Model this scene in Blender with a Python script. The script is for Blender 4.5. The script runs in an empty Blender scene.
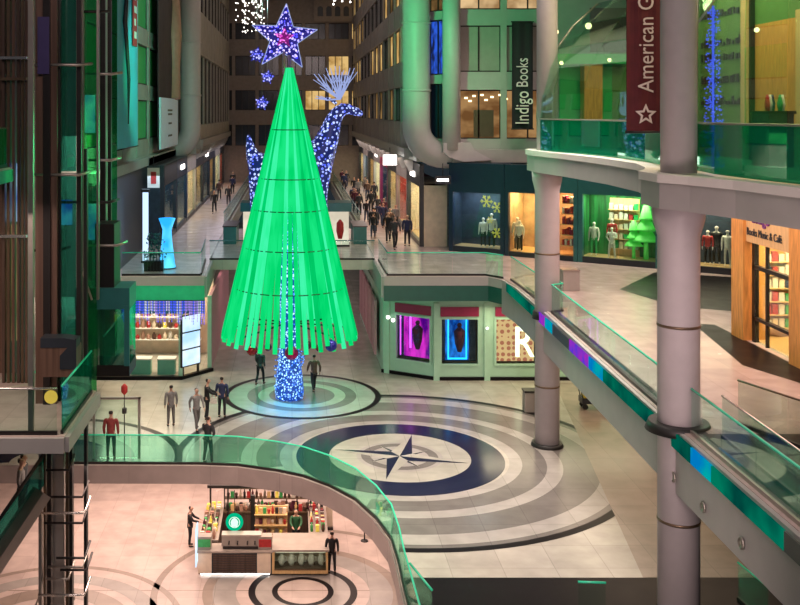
import bpy, bmesh, math, random
from mathutils import Vector, Matrix
random.seed(7)
R = math.radians
PI = math.pi
sc = bpy.context.scene
COL = sc.collection
EYE = 13.0
CX, HY, F = 292.0, 112.0, 1000.0

# ------------------------------------------------------------ survey: where a pixel of the photo lies
def at(px, py, Y):
    return Vector(((px-CX)*Y/F, Y, EYE-(py-HY)*Y/F))
def on(px, py, z=0.0):
    Y = F*(EYE-z)/(py-HY)
    return Vector(((px-CX)*Y/F, Y, z))

# ------------------------------------------------------------ materials
MATS = {}
def new_mat(name):
    m = bpy.data.materials.new(name); m.use_nodes = True
    nt = m.node_tree
    for n in list(nt.nodes): nt.nodes.remove(n)
    out = nt.nodes.new('ShaderNodeOutputMaterial')
    return m, nt, out
def principled(name, col, rough=.5, metal=0., var=.08, scale=3., bump=0., emit=None, estr=0., spec=.5, stretch=(1,1,1)):
    m, nt, out = new_mat(name)
    b = nt.nodes.new('ShaderNodeBsdfPrincipled')
    tc = nt.nodes.new('ShaderNodeTexCoord'); mp = nt.nodes.new('ShaderNodeMapping')
    mp.inputs['Scale'].default_value = stretch
    nz = nt.nodes.new('ShaderNodeTexNoise'); nz.inputs['Scale'].default_value = scale; nz.inputs['Detail'].default_value = 4
    nt.links.new(tc.outputs['Object'], mp.inputs[0]); nt.links.new(mp.outputs[0], nz.inputs['Vector'])
    cr = nt.nodes.new('ShaderNodeValToRGB')
    c = Vector(col)
    cr.color_ramp.elements[0].position = .3; cr.color_ramp.elements[1].position = .7
    cr.color_ramp.elements[0].color = (*[max(0, x*(1-var)) for x in c], 1)
    cr.color_ramp.elements[1].color = (*[min(1, x*(1+var)) for x in c], 1)
    nt.links.new(nz.outputs['Fac'], cr.inputs[0]); nt.links.new(cr.outputs[0], b.inputs['Base Color'])
    b.inputs['Roughness'].default_value = rough; b.inputs['Metallic'].default_value = metal
    b.inputs['Specular IOR Level'].default_value = spec
    if bump:
        bp = nt.nodes.new('ShaderNodeBump'); bp.inputs['Strength'].default_value = bump
        nt.links.new(nz.outputs['Fac'], bp.inputs['Height']); nt.links.new(bp.outputs[0], b.inputs['Normal'])
    if emit:
        b.inputs['Emission Color'].default_value = (*emit, 1); b.inputs['Emission Strength'].default_value = estr
    nt.links.new(b.outputs[0], out.inputs[0])
    MATS[name] = m
    return m
def glow(name, col, s, var=0., scale=2., col2=None, stretch=(1,1,1)):
    m, nt, out = new_mat(name)
    e = nt.nodes.new('ShaderNodeEmission'); e.inputs['Strength'].default_value = s
    e.inputs['Color'].default_value = (*col, 1)
    if col2:
        tc = nt.nodes.new('ShaderNodeTexCoord'); mp = nt.nodes.new('ShaderNodeMapping'); mp.inputs['Scale'].default_value = stretch
        nz = nt.nodes.new('ShaderNodeTexNoise'); nz.inputs['Scale'].default_value = scale; nz.inputs['Detail'].default_value = 3
        cr = nt.nodes.new('ShaderNodeValToRGB')
        cr.color_ramp.elements[0].position = .38; cr.color_ramp.elements[1].position = .62
        cr.color_ramp.elements[0].color = (*col, 1); cr.color_ramp.elements[1].color = (*col2, 1)
        nt.links.new(tc.outputs['Object'], mp.inputs[0]); nt.links.new(mp.outputs[0], nz.inputs['Vector'])
        nt.links.new(nz.outputs['Fac'], cr.inputs[0]); nt.links.new(cr.outputs[0], e.inputs['Color'])
    nt.links.new(e.outputs[0], out.inputs[0])
    MATS[name] = m
    return m
def sparkle(name, base, c1, c2, scale=14., thr=.36, s=6., bs=.25):
    """string lights wound densely over a net: bright bulbs over a faint body"""
    m, nt, out = new_mat(name)
    tc = nt.nodes.new('ShaderNodeTexCoord')
    vo = nt.nodes.new('ShaderNodeTexVoronoi'); vo.inputs['Scale'].default_value = scale
    nt.links.new(tc.outputs['Object'], vo.inputs['Vector'])
    lt = nt.nodes.new('ShaderNodeMath'); lt.operation = 'LESS_THAN'; lt.inputs[1].default_value = thr
    nt.links.new(vo.outputs['Distance'], lt.inputs[0])
    sp = nt.nodes.new('ShaderNodeSeparateColor'); nt.links.new(vo.outputs['Color'], sp.inputs[0])
    cr = nt.nodes.new('ShaderNodeValToRGB')
    cr.color_ramp.elements[0].color = (*c1, 1); cr.color_ramp.elements[1].color = (*c2, 1)
    nt.links.new(sp.outputs[0], cr.inputs[0])
    e = nt.nodes.new('ShaderNodeEmission'); e.inputs['Strength'].default_value = s
    nt.links.new(cr.outputs[0], e.inputs['Color'])
    b = nt.nodes.new('ShaderNodeBsdfPrincipled'); b.inputs['Base Color'].default_value = (*base, 1)
    b.inputs['Roughness'].default_value = .4
    b.inputs['Emission Color'].default_value = (*c1, 1); b.inputs['Emission Strength'].default_value = bs
    mx = nt.nodes.new('ShaderNodeMixShader')
    nt.links.new(lt.outputs[0], mx.inputs[0]); nt.links.new(b.outputs[0], mx.inputs[1]); nt.links.new(e.outputs[0], mx.inputs[2])
    nt.links.new(mx.outputs[0], out.inputs[0])
    MATS[name] = m
    return m
def glass(name, tint, gloss=.12, rough=.02, haze=0., hcol=(.1,.6,.4)):
    m, nt, out = new_mat(name)
    t = nt.nodes.new('ShaderNodeBsdfTransparent'); t.inputs[0].default_value = (*tint, 1)
    g = nt.nodes.new('ShaderNodeBsdfGlossy'); g.inputs['Roughness'].default_value = rough
    g.inputs['Color'].default_value = (.9, 1, .95, 1)
    fr = nt.nodes.new('ShaderNodeFresnel'); fr.inputs[0].default_value = 1.5
    ad = nt.nodes.new('ShaderNodeMath'); ad.operation = 'ADD'; ad.inputs[1].default_value = gloss; ad.use_clamp = True
    hf = nt.nodes.new('ShaderNodeMath'); hf.operation = 'MULTIPLY'; hf.inputs[1].default_value = .32
    nt.links.new(fr.outputs[0], hf.inputs[0]); nt.links.new(hf.outputs[0], ad.inputs[0])
    mx = nt.nodes.new('ShaderNodeMixShader')
    nt.links.new(ad.outputs[0], mx.inputs[0]); nt.links.new(t.outputs[0], mx.inputs[1]); nt.links.new(g.outputs[0], mx.inputs[2])
    last = mx
    if haze:
        d = nt.nodes.new('ShaderNodeBsdfDiffuse'); d.inputs[0].default_value = (*hcol, 1)
        m2 = nt.nodes.new('ShaderNodeMixShader'); m2.inputs[0].default_value = haze
        nt.links.new(mx.outputs[0], m2.inputs[1]); nt.links.new(d.outputs[0], m2.inputs[2]); last = m2
    nt.links.new(last.outputs[0], out.inputs[0])
    MATS[name] = m
    return m
def stone(name, col, rough=.2, tile=1.2, grout=.75, var=.06, spec=.5):
    """polished stone slabs with thin joints"""
    m, nt, out = new_mat(name)
    b = nt.nodes.new('ShaderNodeBsdfPrincipled'); b.inputs['Roughness'].default_value = rough
    b.inputs['Specular IOR Level'].default_value = spec
    tc = nt.nodes.new('ShaderNodeTexCoord')
    br = nt.nodes.new('ShaderNodeTexBrick'); br.offset = 0; br.inputs['Scale'].default_value = 1
    br.inputs['Brick Width'].default_value = tile; br.inputs['Row Height'].default_value = tile
    br.inputs['Mortar Size'].default_value = .012
    c = Vector(col)
    br.inputs['Color1'].default_value = (*(c*(1-var)), 1); br.inputs['Color2'].default_value = (*(c*(1+var)), 1)
    br.inputs['Mortar'].default_value = (*(c*grout), 1)
    nt.links.new(tc.outputs['Object'], br.inputs['Vector'])
    nz = nt.nodes.new('ShaderNodeTexNoise'); nz.inputs['Scale'].default_value = 1.3; nz.inputs['Detail'].default_value = 8
    nt.links.new(tc.outputs['Object'], nz.inputs['Vector'])
    mr = nt.nodes.new('ShaderNodeMapRange'); mr.inputs[1].default_value = .3; mr.inputs[2].default_value = .7
    mr.inputs[3].default_value = .86; mr.inputs[4].default_value = 1.1
    nt.links.new(nz.outputs['Fac'], mr.inputs[0])
    mu = nt.nodes.new('ShaderNodeVectorMath'); mu.operation = 'SCALE'
    nt.links.new(br.outputs['Color'], mu.inputs[0]); nt.links.new(mr.outputs[0], mu.inputs['Scale'])
    nt.links.new(mu.outputs[0], b.inputs['Base Color'])
    m3 = nt.nodes.new('ShaderNodeMapRange'); m3.inputs[3].default_value = rough*.75; m3.inputs[4].default_value = rough*1.3
    nt.links.new(nz.outputs['Fac'], m3.inputs[0]); nt.links.new(m3.outputs[0], b.inputs['Roughness'])
    nt.links.new(b.outputs[0], out.inputs[0])
    MATS[name] = m
    return m

stone('pale_stone', (.45, .415, .365), .22, 1.5)
stone('mid_stone', (.17, .155, .145), .2, 1.5)
stone('light_band', (.37, .345, .32), .22, 1.5)
stone('ivory_stone', (.40, .385, .33), .22, 1.5)
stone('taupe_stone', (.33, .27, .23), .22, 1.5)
stone('navy_granite', (.012, .014, .045), .15, 1.5, .8)
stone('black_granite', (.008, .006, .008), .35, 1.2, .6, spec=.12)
stone('pink_stone', (.56, .46, .42), .24, 1.2, .85)
stone('edge_taupe', (.20, .165, .155), .4, 3, .8)
stone('dark_stair_stone', (.05, .038, .048), .2, .6, .6)
principled('column_paint', (.50, .46, .47), .45, var=.04)
principled('counter_beige', (.34, .29, .25), .5)
principled('slab_paint', (.40, .385, .37), .45, var=.05, scale=1.5)
principled('soffit_paint', (.30, .30, .29), .6)
principled('facade_stone', (.30, .27, .27), .6, var=.15, scale=1.2)
principled('facade_left_paint', (.36, .34, .31), .6, var=.12, scale=1.2)
principled('dark_paint', (.02, .025, .035), .4)
principled('navy_paint', (.012, .028, .06), .35)
principled('teal_paint', (.03, .16, .16), .35)
principled('green_paint', (.12, .42, .30), .4)
principled('mint_paint', (.40, .66, .50), .45, var=.04)
principled('steel', (.42, .38, .34), .35, .8)
principled('bright_steel', (.75, .72, .68), .25, .9)
principled('dark_steel', (.035, .03, .03), .4, .6)
principled('brown_cladding', (.10, .065, .05), .45, .3, var=.3, scale=2, stretch=(6,6,.3))
principled('bronze', (.16, .11, .07), .4, .6)
principled('rubber', (.012, .012, .012), .5)
principled('white_paint', (.75, .72, .68), .5, var=.03)
principled('orange_wood', (.62, .29, .07), .45, var=.25, scale=3, stretch=(5,5,.6))
principled('sand_wood', (.66, .44, .20), .5, var=.12, scale=3, stretch=(5,5,.6))
principled('magenta_paint', (.35, .02, .09), .4)
principled('maroon_cloth', (.085, .007, .014), .8, var=.15)
principled('black_cloth', (.006, .007, .010), .8)
principled('pale_print', (.62, .55, .55), .7, var=.03)
principled('cream_print', (.72, .66, .60), .7, var=.03)
principled('panel_grey', (.33, .30, .27), .6, var=.05)
principled('skin', (.45, .25, .18), .5)
principled('dark_skin', (.16, .085, .055), .5)
principled('mannequin_white', (.75, .70, .64), .35, var=.02)
principled('hair_dark', (.012, .008, .007), .6)
principled('hair_brown', (.07, .035, .02), .6)
for nm, c in dict(coat_black=(.010,.010,.014), coat_charcoal=(.035,.035,.042), coat_navy=(.02,.03,.09), coat_red=(.22,.03,.03),
                  coat_brown=(.10,.05,.035), coat_grey=(.20,.19,.19), trousers_dark=(.012,.012,.018), trousers_jeans=(.03,.045,.09),
                  trousers_grey=(.12,.11,.11), shoe_black=(.008,.008,.008), cloth_white=(.7,.66,.6), cloth_red=(.45,.03,.03),
                  cloth_black=(.015,.015,.015), cloth_green=(.05,.35,.10), coat_burgundy=(.09,.012,.03)).items():
    principled(nm, c, .75, var=.15, scale=14)
glass('rail_glass', (.70, .97, .86), .03, haze=.04)
glass('deep_rail_glass', (.10, .60, .42), .10, haze=.12, hcol=(.0,.55,.35))
glass('clear_glass', (.88, .97, .94), .005)
glass('teal_glass', (.20, .62, .55), .14, haze=.05)
glass('green_glass', (.25, .80, .45), .08, haze=.08, hcol=(.05,.7,.3))
glass('bay_glass', (.80, .97, .88), .02)
principled('green_edge', (.05, .55, .33), .25, emit=(.0,.5,.28), estr=.12)
glow('tree_green', (.0, .72, .16), 1.0, col2=(.01, .86, .24), scale=1.2, stretch=(2,2,.3))
glow('tree_green_deep', (.0, .58, .13), 1.0, col2=(.0, .70, .17), scale=1.2, stretch=(2,2,.3))
glow('tree_green_pale', (.02, .95, .32), 1.0, col2=(.06, 1.0, .45), scale=1.2, stretch=(2,2,.3))
glow('tree_core', (.12, 1.0, .50), 1.3)
glow('warm_lamp', (1, .72, .36), 4)
glow('white_lamp', (1, .95, .88), 6)
glow('cool_panel', (.55, .75, 1.0), 1.5)
glow('lit_room', (.55, .30, .08), .8, col2=(1, .66, .25), scale=.9)
glow('lit_room_dim', (.10, .055, .02), .7, col2=(.45, .26, .09), scale=.8)
principled('dark_pane', (.02, .025, .035), .15)
principled('blue_pane', (.03, .05, .10), .15)
sparkle('trunk_lights', (.02,.05,.15), (.01,.14,1.0), (.45,.80,1.0), 10, .42, 2.0, .35)
sparkle('deer_lights', (.02,.03,.12), (.06,.10,.9), (.60,.72,1.0), 5.5, .40, 1.6, .12)
sparkle('star_blue', (.03,.02,.20), (.05,.05,1.0), (.70,.60,1.0), 7, .42, 1.8, .18)
sparkle('star_magenta', (.15,.0,.12), (.60,.0,.45), (1,.25,.9), 7, .42, 1.4, .25)
sparkle('flake_lights', (.03,.02,.20), (.05,.07,1.0), (.6,.6,1.0), 9, .42, 1.5, .2)
glow('antler_glow', (.45, .55, 1.0), .8)

# ------------------------------------------------------------ mesh builder
class MB:
    def __init__(s, mats=None):
        s.bm = bmesh.new(); s.M = Matrix.Identity(4); s.mi = 0; s.mats = mats or []
    def use(s, name):
        if name not in s.mats: s.mats.append(name)
        s.mi = s.mats.index(name); return s
    def v(s, p): return s.bm.verts.new(s.M @ Vector(p))
    def f(s, vs):
        try:
            fa = s.bm.faces.new(vs); fa.material_index = s.mi; return fa
        except ValueError: return None
    def poly(s, pts): return s.f([s.v(p) for p in pts])
    def box(s, x0, x1, y0, y1, z0, z1):
        p = [s.v((x, y, z)) for x in (x0, x1) for y in (y0, y1) for z in (z0, z1)]
        for q in ((0,1,3,2),(4,6,7,5),(0,4,5,1),(2,3,7,6),(0,2,6,4),(1,5,7,3)): s.f([p[i] for i in q])
        return s
    def bar(s, a, b, w, h=None, up=(0,0,1)):
        a, b = Vector(a), Vector(b); h = h or w
        d = (b-a).normalized(); u = Vector(up)
        if abs(d.dot(u)) > .97: u = Vector((0,1,0))
        sx = d.cross(u).normalized()*w/2; sy = sx.cross(d).normalized()*h/2
        p = [s.v(c+sx*i+sy*j) for c in (a, b) for i, j in ((-1,-1),(1,-1),(1,1),(-1,1))]
        s.f(p[3::-1]); s.f(p[4:])
        for i in range(4): s.f((p[i], p[(i+1)%4], p[4+(i+1)%4], p[4+i]))
        return s
    def tube(s, pts, r, seg=12, caps=True, sm=True):
        pts = [Vector(p) for p in pts]; n = len(pts)
        rs = r if isinstance(r, (list, tuple)) else [r]*n
        rings = []; pu = None
        for i, p in enumerate(pts):
            d = (pts[min(i+1, n-1)]-pts[max(i-1, 0)]).normalized()
            if pu is None: pu = Vector((0,0,1)) if abs(d.z) < .9 else Vector((0,1,0))
            a = d.cross(pu).normalized(); b = a.cross(d).normalized(); pu = b
            rings.append([s.v(p+(a*math.cos(t)+b*math.sin(t))*rs[i]) for t in [2*PI*k/seg for k in range(seg)]])
        for q in range(n-1):
            for k in range(seg):
                fa = s.f((rings[q][k], rings[q+1][k], rings[q+1][(k+1)%seg], rings[q][(k+1)%seg]))
                if fa and sm: fa.smooth = True
        if caps: s.f(rings[0]); s.f(rings[-1][::-1])
        return s
    def lathe(s, prof, c=(0,0,0), seg=32, sm=True):
        c = Vector(c); rings = []
        for r, z in prof:
            rings.append([s.v(c+Vector((r*math.cos(t), r*math.sin(t), z))) for t in [2*PI*k/seg for k in range(seg)]])
        for q in range(len(prof)-1):
            for k in range(seg):
                fa = s.f((rings[q][k], rings[q][(k+1)%seg], rings[q+1][(k+1)%seg], rings[q+1][k]))
                if fa and sm: fa.smooth = True
        s.f(rings[0][::-1]); s.f(rings[-1])
        return s
    def prism(s, pts, z0, z1):
        lo = [s.v((x, y, z0)) for x, y in pts]; hi = [s.v((x, y, z1)) for x, y in pts]
        s.f(lo[::-1]); s.f(hi); n = len(pts)
        for i in range(n): s.f((lo[i], lo[(i+1)%n], hi[(i+1)%n], hi[i]))
        return s
    def slab(s, pts3, thick_vec):
        t = Vector(thick_vec); lo = [s.v(p) for p in pts3]; hi = [s.v(Vector(p)+t) for p in pts3]
        s.f(lo[::-1]); s.f(hi); n = len(lo)
        for i in range(n): s.f((lo[i], lo[(i+1)%n], hi[(i+1)%n], hi[i]))
        return s
    def ring(s, c, r0, r1, z, seg=96, clip=None, ex=1.0):
        for k in range(seg):
            a, b = 2*PI*k/seg, 2*PI*(k+1)/seg
            q = [(c[0]+ex*r*math.cos(t), c[1]+r*math.sin(t)) for r, t in ((r0,a),(r1,a),(r1,b),(r0,b))]
            if r0 < 1e-4: q = [q[0], q[1], q[2]]
            if clip and not all(clip(x, y) for x, y in q): continue
            s.poly([(x, y, z) for x, y in q])
        return s
    def strip(s, path, z0, z1, th):
        """upright band of thickness th along a plan path"""
        n = len(path); P = [Vector((p[0], p[1])) for p in path]
        nr = []
        for i in range(n):
            d = (P[min(i+1, n-1)]-P[max(i-1, 0)]).normalized(); nr.append(Vector((-d.y, d.x)))
        A = [P[i]+nr[i]*th/2 for i in range(n)]; B = [P[i]-nr[i]*th/2 for i in range(n)]
        for i in range(n-1):
            p = [s.v((q.x, q.y, z)) for q in (A[i], A[i+1], B[i+1], B[i]) for z in (z0, z1)]
            for q in ((0,2,3,1),(4,6,7,5),(1,3,5,7),(0,6,4,2)): s.f([p[k] for k in q])
            if i == 0: s.f([p[0], p[1], p[7], p[6]])
            if i == n-2: s.f([p[2], p[4], p[5], p[3]])
        return s
    def ball(s, c, r, seg=12, sz=1.0):
        prof = [(max(.0005, r*math.sin(PI*k/(seg//2+2))), -r*sz*math.cos(PI*k/(seg//2+2))) for k in range(seg//2+3)]
        return s.lathe(prof, c, seg)
    def build(s, name, mat=None, parent=None, loc=None, rot=None, bevel=0):
        if mat: s.mats = [mat] if not s.mats else s.mats
        bmesh.ops.recalc_face_normals(s.bm, faces=s.bm.faces)
        me = bpy.data.meshes.new(name); s.bm.to_mesh(me); s.bm.free()
        for m in s.mats: me.materials.append(MATS[m])
        o = bpy.data.objects.new(name, me); COL.objects.link(o)
        if parent: o.parent = parent
        if loc is not None: o.location = loc
        if rot is not None: o.rotation_euler = rot
        if bevel:
            b = o.modifiers.new('bevel', 'BEVEL'); b.width = bevel; b.segments = 2; b.limit_method = 'ANGLE'
        return o
def tag(o, label=None, cat=None, group=None, kind=None):
    if label: o['label'] = label
    if cat: o['category'] = cat
    if group: o['group'] = group
    if kind: o['kind'] = kind
    return o
def thing(name, label, cat, loc=(0,0,0), rz=0, group=None, kind=None):
    o = bpy.data.objects.new(name, None); COL.objects.link(o)
    o.empty_display_size = .1
    o.location = loc; o.rotation_euler = (0, 0, rz)
    return tag(o, label, cat, group, kind)
def struct(o, label=None):
    o['kind'] = 'structure'
    if label: o['label'] = label
    return o
def dup(root, loc, rz=0, label=None, group=None, scale=None, remap=None):
    def cp(o, par):
        c = o.copy(); COL.objects.link(c); c.parent = par
        if remap and c.type == 'MESH':
            for i, sl in enumerate(c.material_slots):
                if sl.material and sl.material.name in remap:
                    sl.link = 'OBJECT'; sl.material = MATS[remap[sl.material.name]]
        for ch in o.children: cp(ch, c)
        return c
    r = cp(root, None); r.location = loc; r.rotation_euler = (0, 0, rz)
    if scale: r.scale = (scale,)*3
    if label: r['label'] = label
    if group: r['group'] = group
    return r
def text_mb(txt, size, mat, depth=.02):
    """letters as solid mesh lying in local XY plane"""
    cu = bpy.data.curves.new('lettering', 'FONT'); cu.body = txt; cu.size = size; cu.extrude = depth
    cu.align_x = 'CENTER'; cu.align_y = 'CENTER'; cu.resolution_u = 3
    o = bpy.data.objects.new('lettering', cu); COL.objects.link(o)
    dg = bpy.context.evaluated_depsgraph_get(); dg.update()
    me = bpy.data.meshes.new_from_object(o.evaluated_get(dg))
    bpy.data.objects.remove(o)
    me.materials.clear(); me.materials.append(MATS[mat])
    return me
def lettering(name, txt, size, mat, parent, loc, rot, depth=.02, xs=1.):
    o = bpy.data.objects.new(name, text_mb(txt, size, mat, depth)); COL.objects.link(o)
    o.parent = parent; o.location = loc; o.rotation_euler = rot; o.scale = (xs, 1, 1)
    return o
# ============================================================ SETTING: floors and slabs
Z0, Z2, Z3, ZL = 0.0, 5.3, 11.45, -5.65
CPX, CPY = 4.06, 37.74          # compass centre
edge_px = [(60,464.5),(200,465),(238,466.5),(277,472),(302,477.5),(328,487),(354,501),(374,519),(389.5,540),(397,565),(402,590)]
EDGE = [(-24, 36.85)] + [tuple(on(x, y, 0))[:2] for x, y in edge_px] + [(3.1, 18)]
def edge_y(x):
    for (x0, y0), (x1, y1) in zip(EDGE, EDGE[1:]):
        if x0 <= x <= x1: return y0+(y1-y0)*(x-x0)/max(1e-6, x1-x0)
    return 0
def on_floor(x, y):
    if x > 3.06: return y > 27.95
    return y > edge_y(x)+.03

m = MB(['pale_stone', 'mid_stone', 'light_band', 'ivory_stone', 'navy_granite', 'black_granite', 'taupe_stone', 'soffit_paint'])
poly = EDGE + [(26, 18), (26, 118), (-24, 118)]
m.prism(poly, -.66, 0)
def inlay(mat, c, r0, r1, z): m.use(mat).ring(c, r0, r1, z, 180, on_floor, 1.04 if c is C1 and r1 > 3.9 else 1.0)
# great rings round the compass
C1 = (CPX, CPY)
for mat, r0, r1 in (('light_band', 3.9, 4.35), ('mid_stone', 4.35, 5.2), ('light_band', 5.2, 5.75), ('mid_stone', 5.75, 7.0),
                    ('light_band', 7.0, 7.72), ('mid_stone', 7.72, 7.95), ('black_granite', 7.95, 8.25),
                    ('navy_granite', 2.66, 3.9), ('ivory_stone', 0.0, 2.66)):
    inlay(mat, C1, r0, r1, .004)
# grey discs and compass star
m.use('light_band').ring(C1, .0, 1.62, .006, 64)
m.use('mid_stone').ring(C1, 1.1, 1.45, .008, 64)
def star_pt(th, L, w, z, both=True):
    d = Vector((math.cos(th), math.sin(th))); n = Vector((-d.y, d.x)); c = Vector(C1)
    root = c + d*w
    for s_, mt in ((-1, 'navy_granite'), (1, 'ivory_stone')):
        e = c + (d+n*s_).normalized()*w*1.15
        m.use(mt).poly([(*c, z), (*e, z), (*(c+d*L), z)])
for k in range(4): star_pt(R(28+90*k), 1.35, .24, .011)
for k, L in ((0, 2.6), (1, 2.55), (2, 2.6), (3, 2.5)): star_pt(R(-17+90*k), L, .50, .015)
# tree circle
C2 = (.45, 45.9)
for mat, r0, r1 in (('mid_stone', 0, 1.5), ('ivory_stone', 1.5, 2.0), ('mid_stone', 2.0, 2.5), ('light_band', 2.5, 3.35), ('black_granite', 3.35, 3.62)):
    inlay(mat, C2, r0, r1, .007)
C3 = (-9.3, 37.2)
for mat, r0, r1 in (('mid_stone', 2.6, 3.4), ('light_band', 3.4, 4.9), ('black_granite', 4.9, 5.2), ('navy_granite', 1.2, 2.6)):
    inlay(mat, C3, r0, r1, .006)
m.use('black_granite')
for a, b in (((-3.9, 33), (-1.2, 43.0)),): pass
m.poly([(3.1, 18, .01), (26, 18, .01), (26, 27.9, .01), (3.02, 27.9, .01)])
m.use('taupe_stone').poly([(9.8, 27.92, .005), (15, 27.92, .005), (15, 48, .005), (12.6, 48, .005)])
m.use('edge_taupe').strip([(x, y-.03) for x, y in EDGE[:7]]+[(x-.03, y) for x, y in EDGE[7:]], -.68, -.02, .04)
struct(m.build('floor'))

m = MB(['pink_stone', 'mid_stone', 'black_granite', 'light_band', 'taupe_stone'])
m.box(-24, 26, 18, 62, ZL-.3, ZL)
cL = (.42, 38.9)
for mat, r0, r1 in (('black_granite', .98, 1.2), ('light_band', 1.2, 1.85), ('black_granite', 1.85, 2.12), ('light_band', 2.6, 3.5), ('taupe_stone', 3.5, 3.9), ('taupe_stone', 5.62, 5.9)):
    m.use(mat).ring(cL, r0, r1, ZL+.004, 120)
for mat, r0, r1 in (('taupe_stone', 4.85, 5.1), ('light_band', 3.6, 4.3), ('taupe_stone', 2.4, 3.2)):
    m.use(mat).ring((-9, 36), r0, r1, ZL+.004, 120)
m.use('taupe_stone').box(-24, 26, 38.95, 39.0, ZL, ZL+.003)
struct(m.build('floor_lower'))

# upper promenade floors (with the edge fascia of the slab)
principled('fascia_dark_green', (.015, .10, .075), .35); principled('fascia_lit_green', (.03, .62, .30), .4)  # the bright green has green lighting put into its colour
def slab2(name, poly, edges, dark=None):
    m = MB(['pink_stone', 'soffit_paint', 'slab_paint'])
    m.prism(poly, Z2-.35, Z2)
    for edge, zl, mt in edges:
        m.use(mt).strip(edge, zl, 4.88 if 'green' in mt else Z2-.02, .22)
        if 'green' in mt: m.use('slab_paint').strip(edge, 4.88, Z2-.02, .26)
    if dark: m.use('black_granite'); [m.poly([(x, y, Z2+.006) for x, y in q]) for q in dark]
    return struct(m.build(name))
RE = [(4.4, 118), (4.4, 60), (4.3, 46.9), (9.2, 46.9), (9.75, 46.0), (9.9, 44), (9.83, 39), (9.42, 24.5), (9.3, 17)]
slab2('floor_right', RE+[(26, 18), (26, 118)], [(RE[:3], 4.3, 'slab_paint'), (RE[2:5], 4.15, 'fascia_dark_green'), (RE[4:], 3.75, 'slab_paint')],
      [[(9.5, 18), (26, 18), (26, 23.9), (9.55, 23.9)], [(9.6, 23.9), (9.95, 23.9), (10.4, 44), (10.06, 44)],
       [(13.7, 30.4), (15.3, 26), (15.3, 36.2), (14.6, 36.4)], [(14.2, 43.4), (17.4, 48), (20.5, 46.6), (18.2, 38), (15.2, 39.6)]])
LE = [(-4.4, 118), (-4.4, 60), (-4.1, 46.9), (-8.0, 46.9), (-8.2, 46.4), (-8.2, 30), (-5.4, 27.6), (-5.4, 23.75), (-24, 23.75)]
slab2('floor_left', LE+[(-24, 118)], [(LE[:3], 4.3, 'slab_paint'), (LE[2:5], 4.2, 'fascia_lit_green'), (LE[4:6], 4.2, 'fascia_lit_green'), (LE[6:8], 4.92, 'slab_paint'), (LE[7:], 4.92, 'slab_paint')])
m = MB(['pink_stone', 'slab_paint'])
m.box(-4.3, 4.3, 52, 66, Z2-.5, Z2)
struct(m.build('floor_bridge'))

# level three slab, right, with its broad bowed fascia
F3 = [(9.3, 40.4), (9.15, 39.6), (9.5, 38.5), (10.1, 36), (10.45, 32.5), (10.5, 30), (10.3, 27.5), (9.95, 26.2), (9.0, 25.4), (9.0, 24.0), (9.7, 23.3), (9.9, 22), (10.15, 20), (10.9, 16)]
m = MB(['slab_paint', 'soffit_paint', 'white_paint'])
F3s = [(9.8, 40.6), (9.55, 40.0), (9.5, 38.6), (9.95, 35.5), (10.25, 32), (10.2, 29), (9.75, 27), (9.35, 25.9), (8.95, 25.2), (8.95, 24.0), (9.35, 23.2), (9.8, 21.8), (10.1, 20), (10.9, 16)]
m.prism(F3s+[(26, 16), (26, 40.6)], Z3-.5, Z3)
m.use('slab_paint').strip(F3s, 10.68, Z3-.12, .3)
m.use('white_paint').strip(F3s, Z3-.14, Z3+.06, .42)
m.use('soffit_paint').prism([(x+.15, y) for x, y in F3s]+[(26, 16), (26, 40.4)], 10.72, 10.85)
struct(m.build('floor_balcony'))
m = MB(['slab_paint', 'fascia_lit_green'])
m.prism([(-24, 18), (-7.9, 18), (-7.9, 28.2), (-24, 28.2)], Z3-.3, Z3)
m.use('fascia_lit_green').strip([(-7.88, 18), (-7.88, 28.2)], Z3-.4, Z3-.06, .05)  # slab edge coloured as if lit green
struct(m.build('floor_gallery'))

# enclosing walls
m = MB(['facade_left_paint']); m.box(-24.3, -24, 16, 118, -6, 30); struct(m.build('wall_left'))
m = MB(['facade_left_paint']); m.box(26, 26.3, 16, 118, -6, 30); struct(m.build('wall_right'))
m = MB(['pink_stone']); m.box(-24, 26, 62, 62.3, ZL, -.66); struct(m.build('wall_lower'))
m = MB(['dark_paint', 'dark_steel'])
for k in range(24):
    a = 30+k*3.7
    pts = [(-10+20*i/12, a, 27.5+4.5*math.sin(PI*i/12)) for i in range(13)]
    m.use('dark_steel').tube(pts, .09, 6)
for i in range(12):
    x0, x1 = -10+20*i/12, -10+20*(i+1)/12
    z0, z1 = 27.5+4.5*math.sin(PI*i/12), 27.5+4.5*math.sin(PI*(i+1)/12)
    m.use('dark_paint').poly([(x0, 30, z0+.12), (x1, 30, z1+.12), (x1, 118, z1+.12), (x0, 118, z0+.12)])
struct(m.build('ceiling'))

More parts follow.
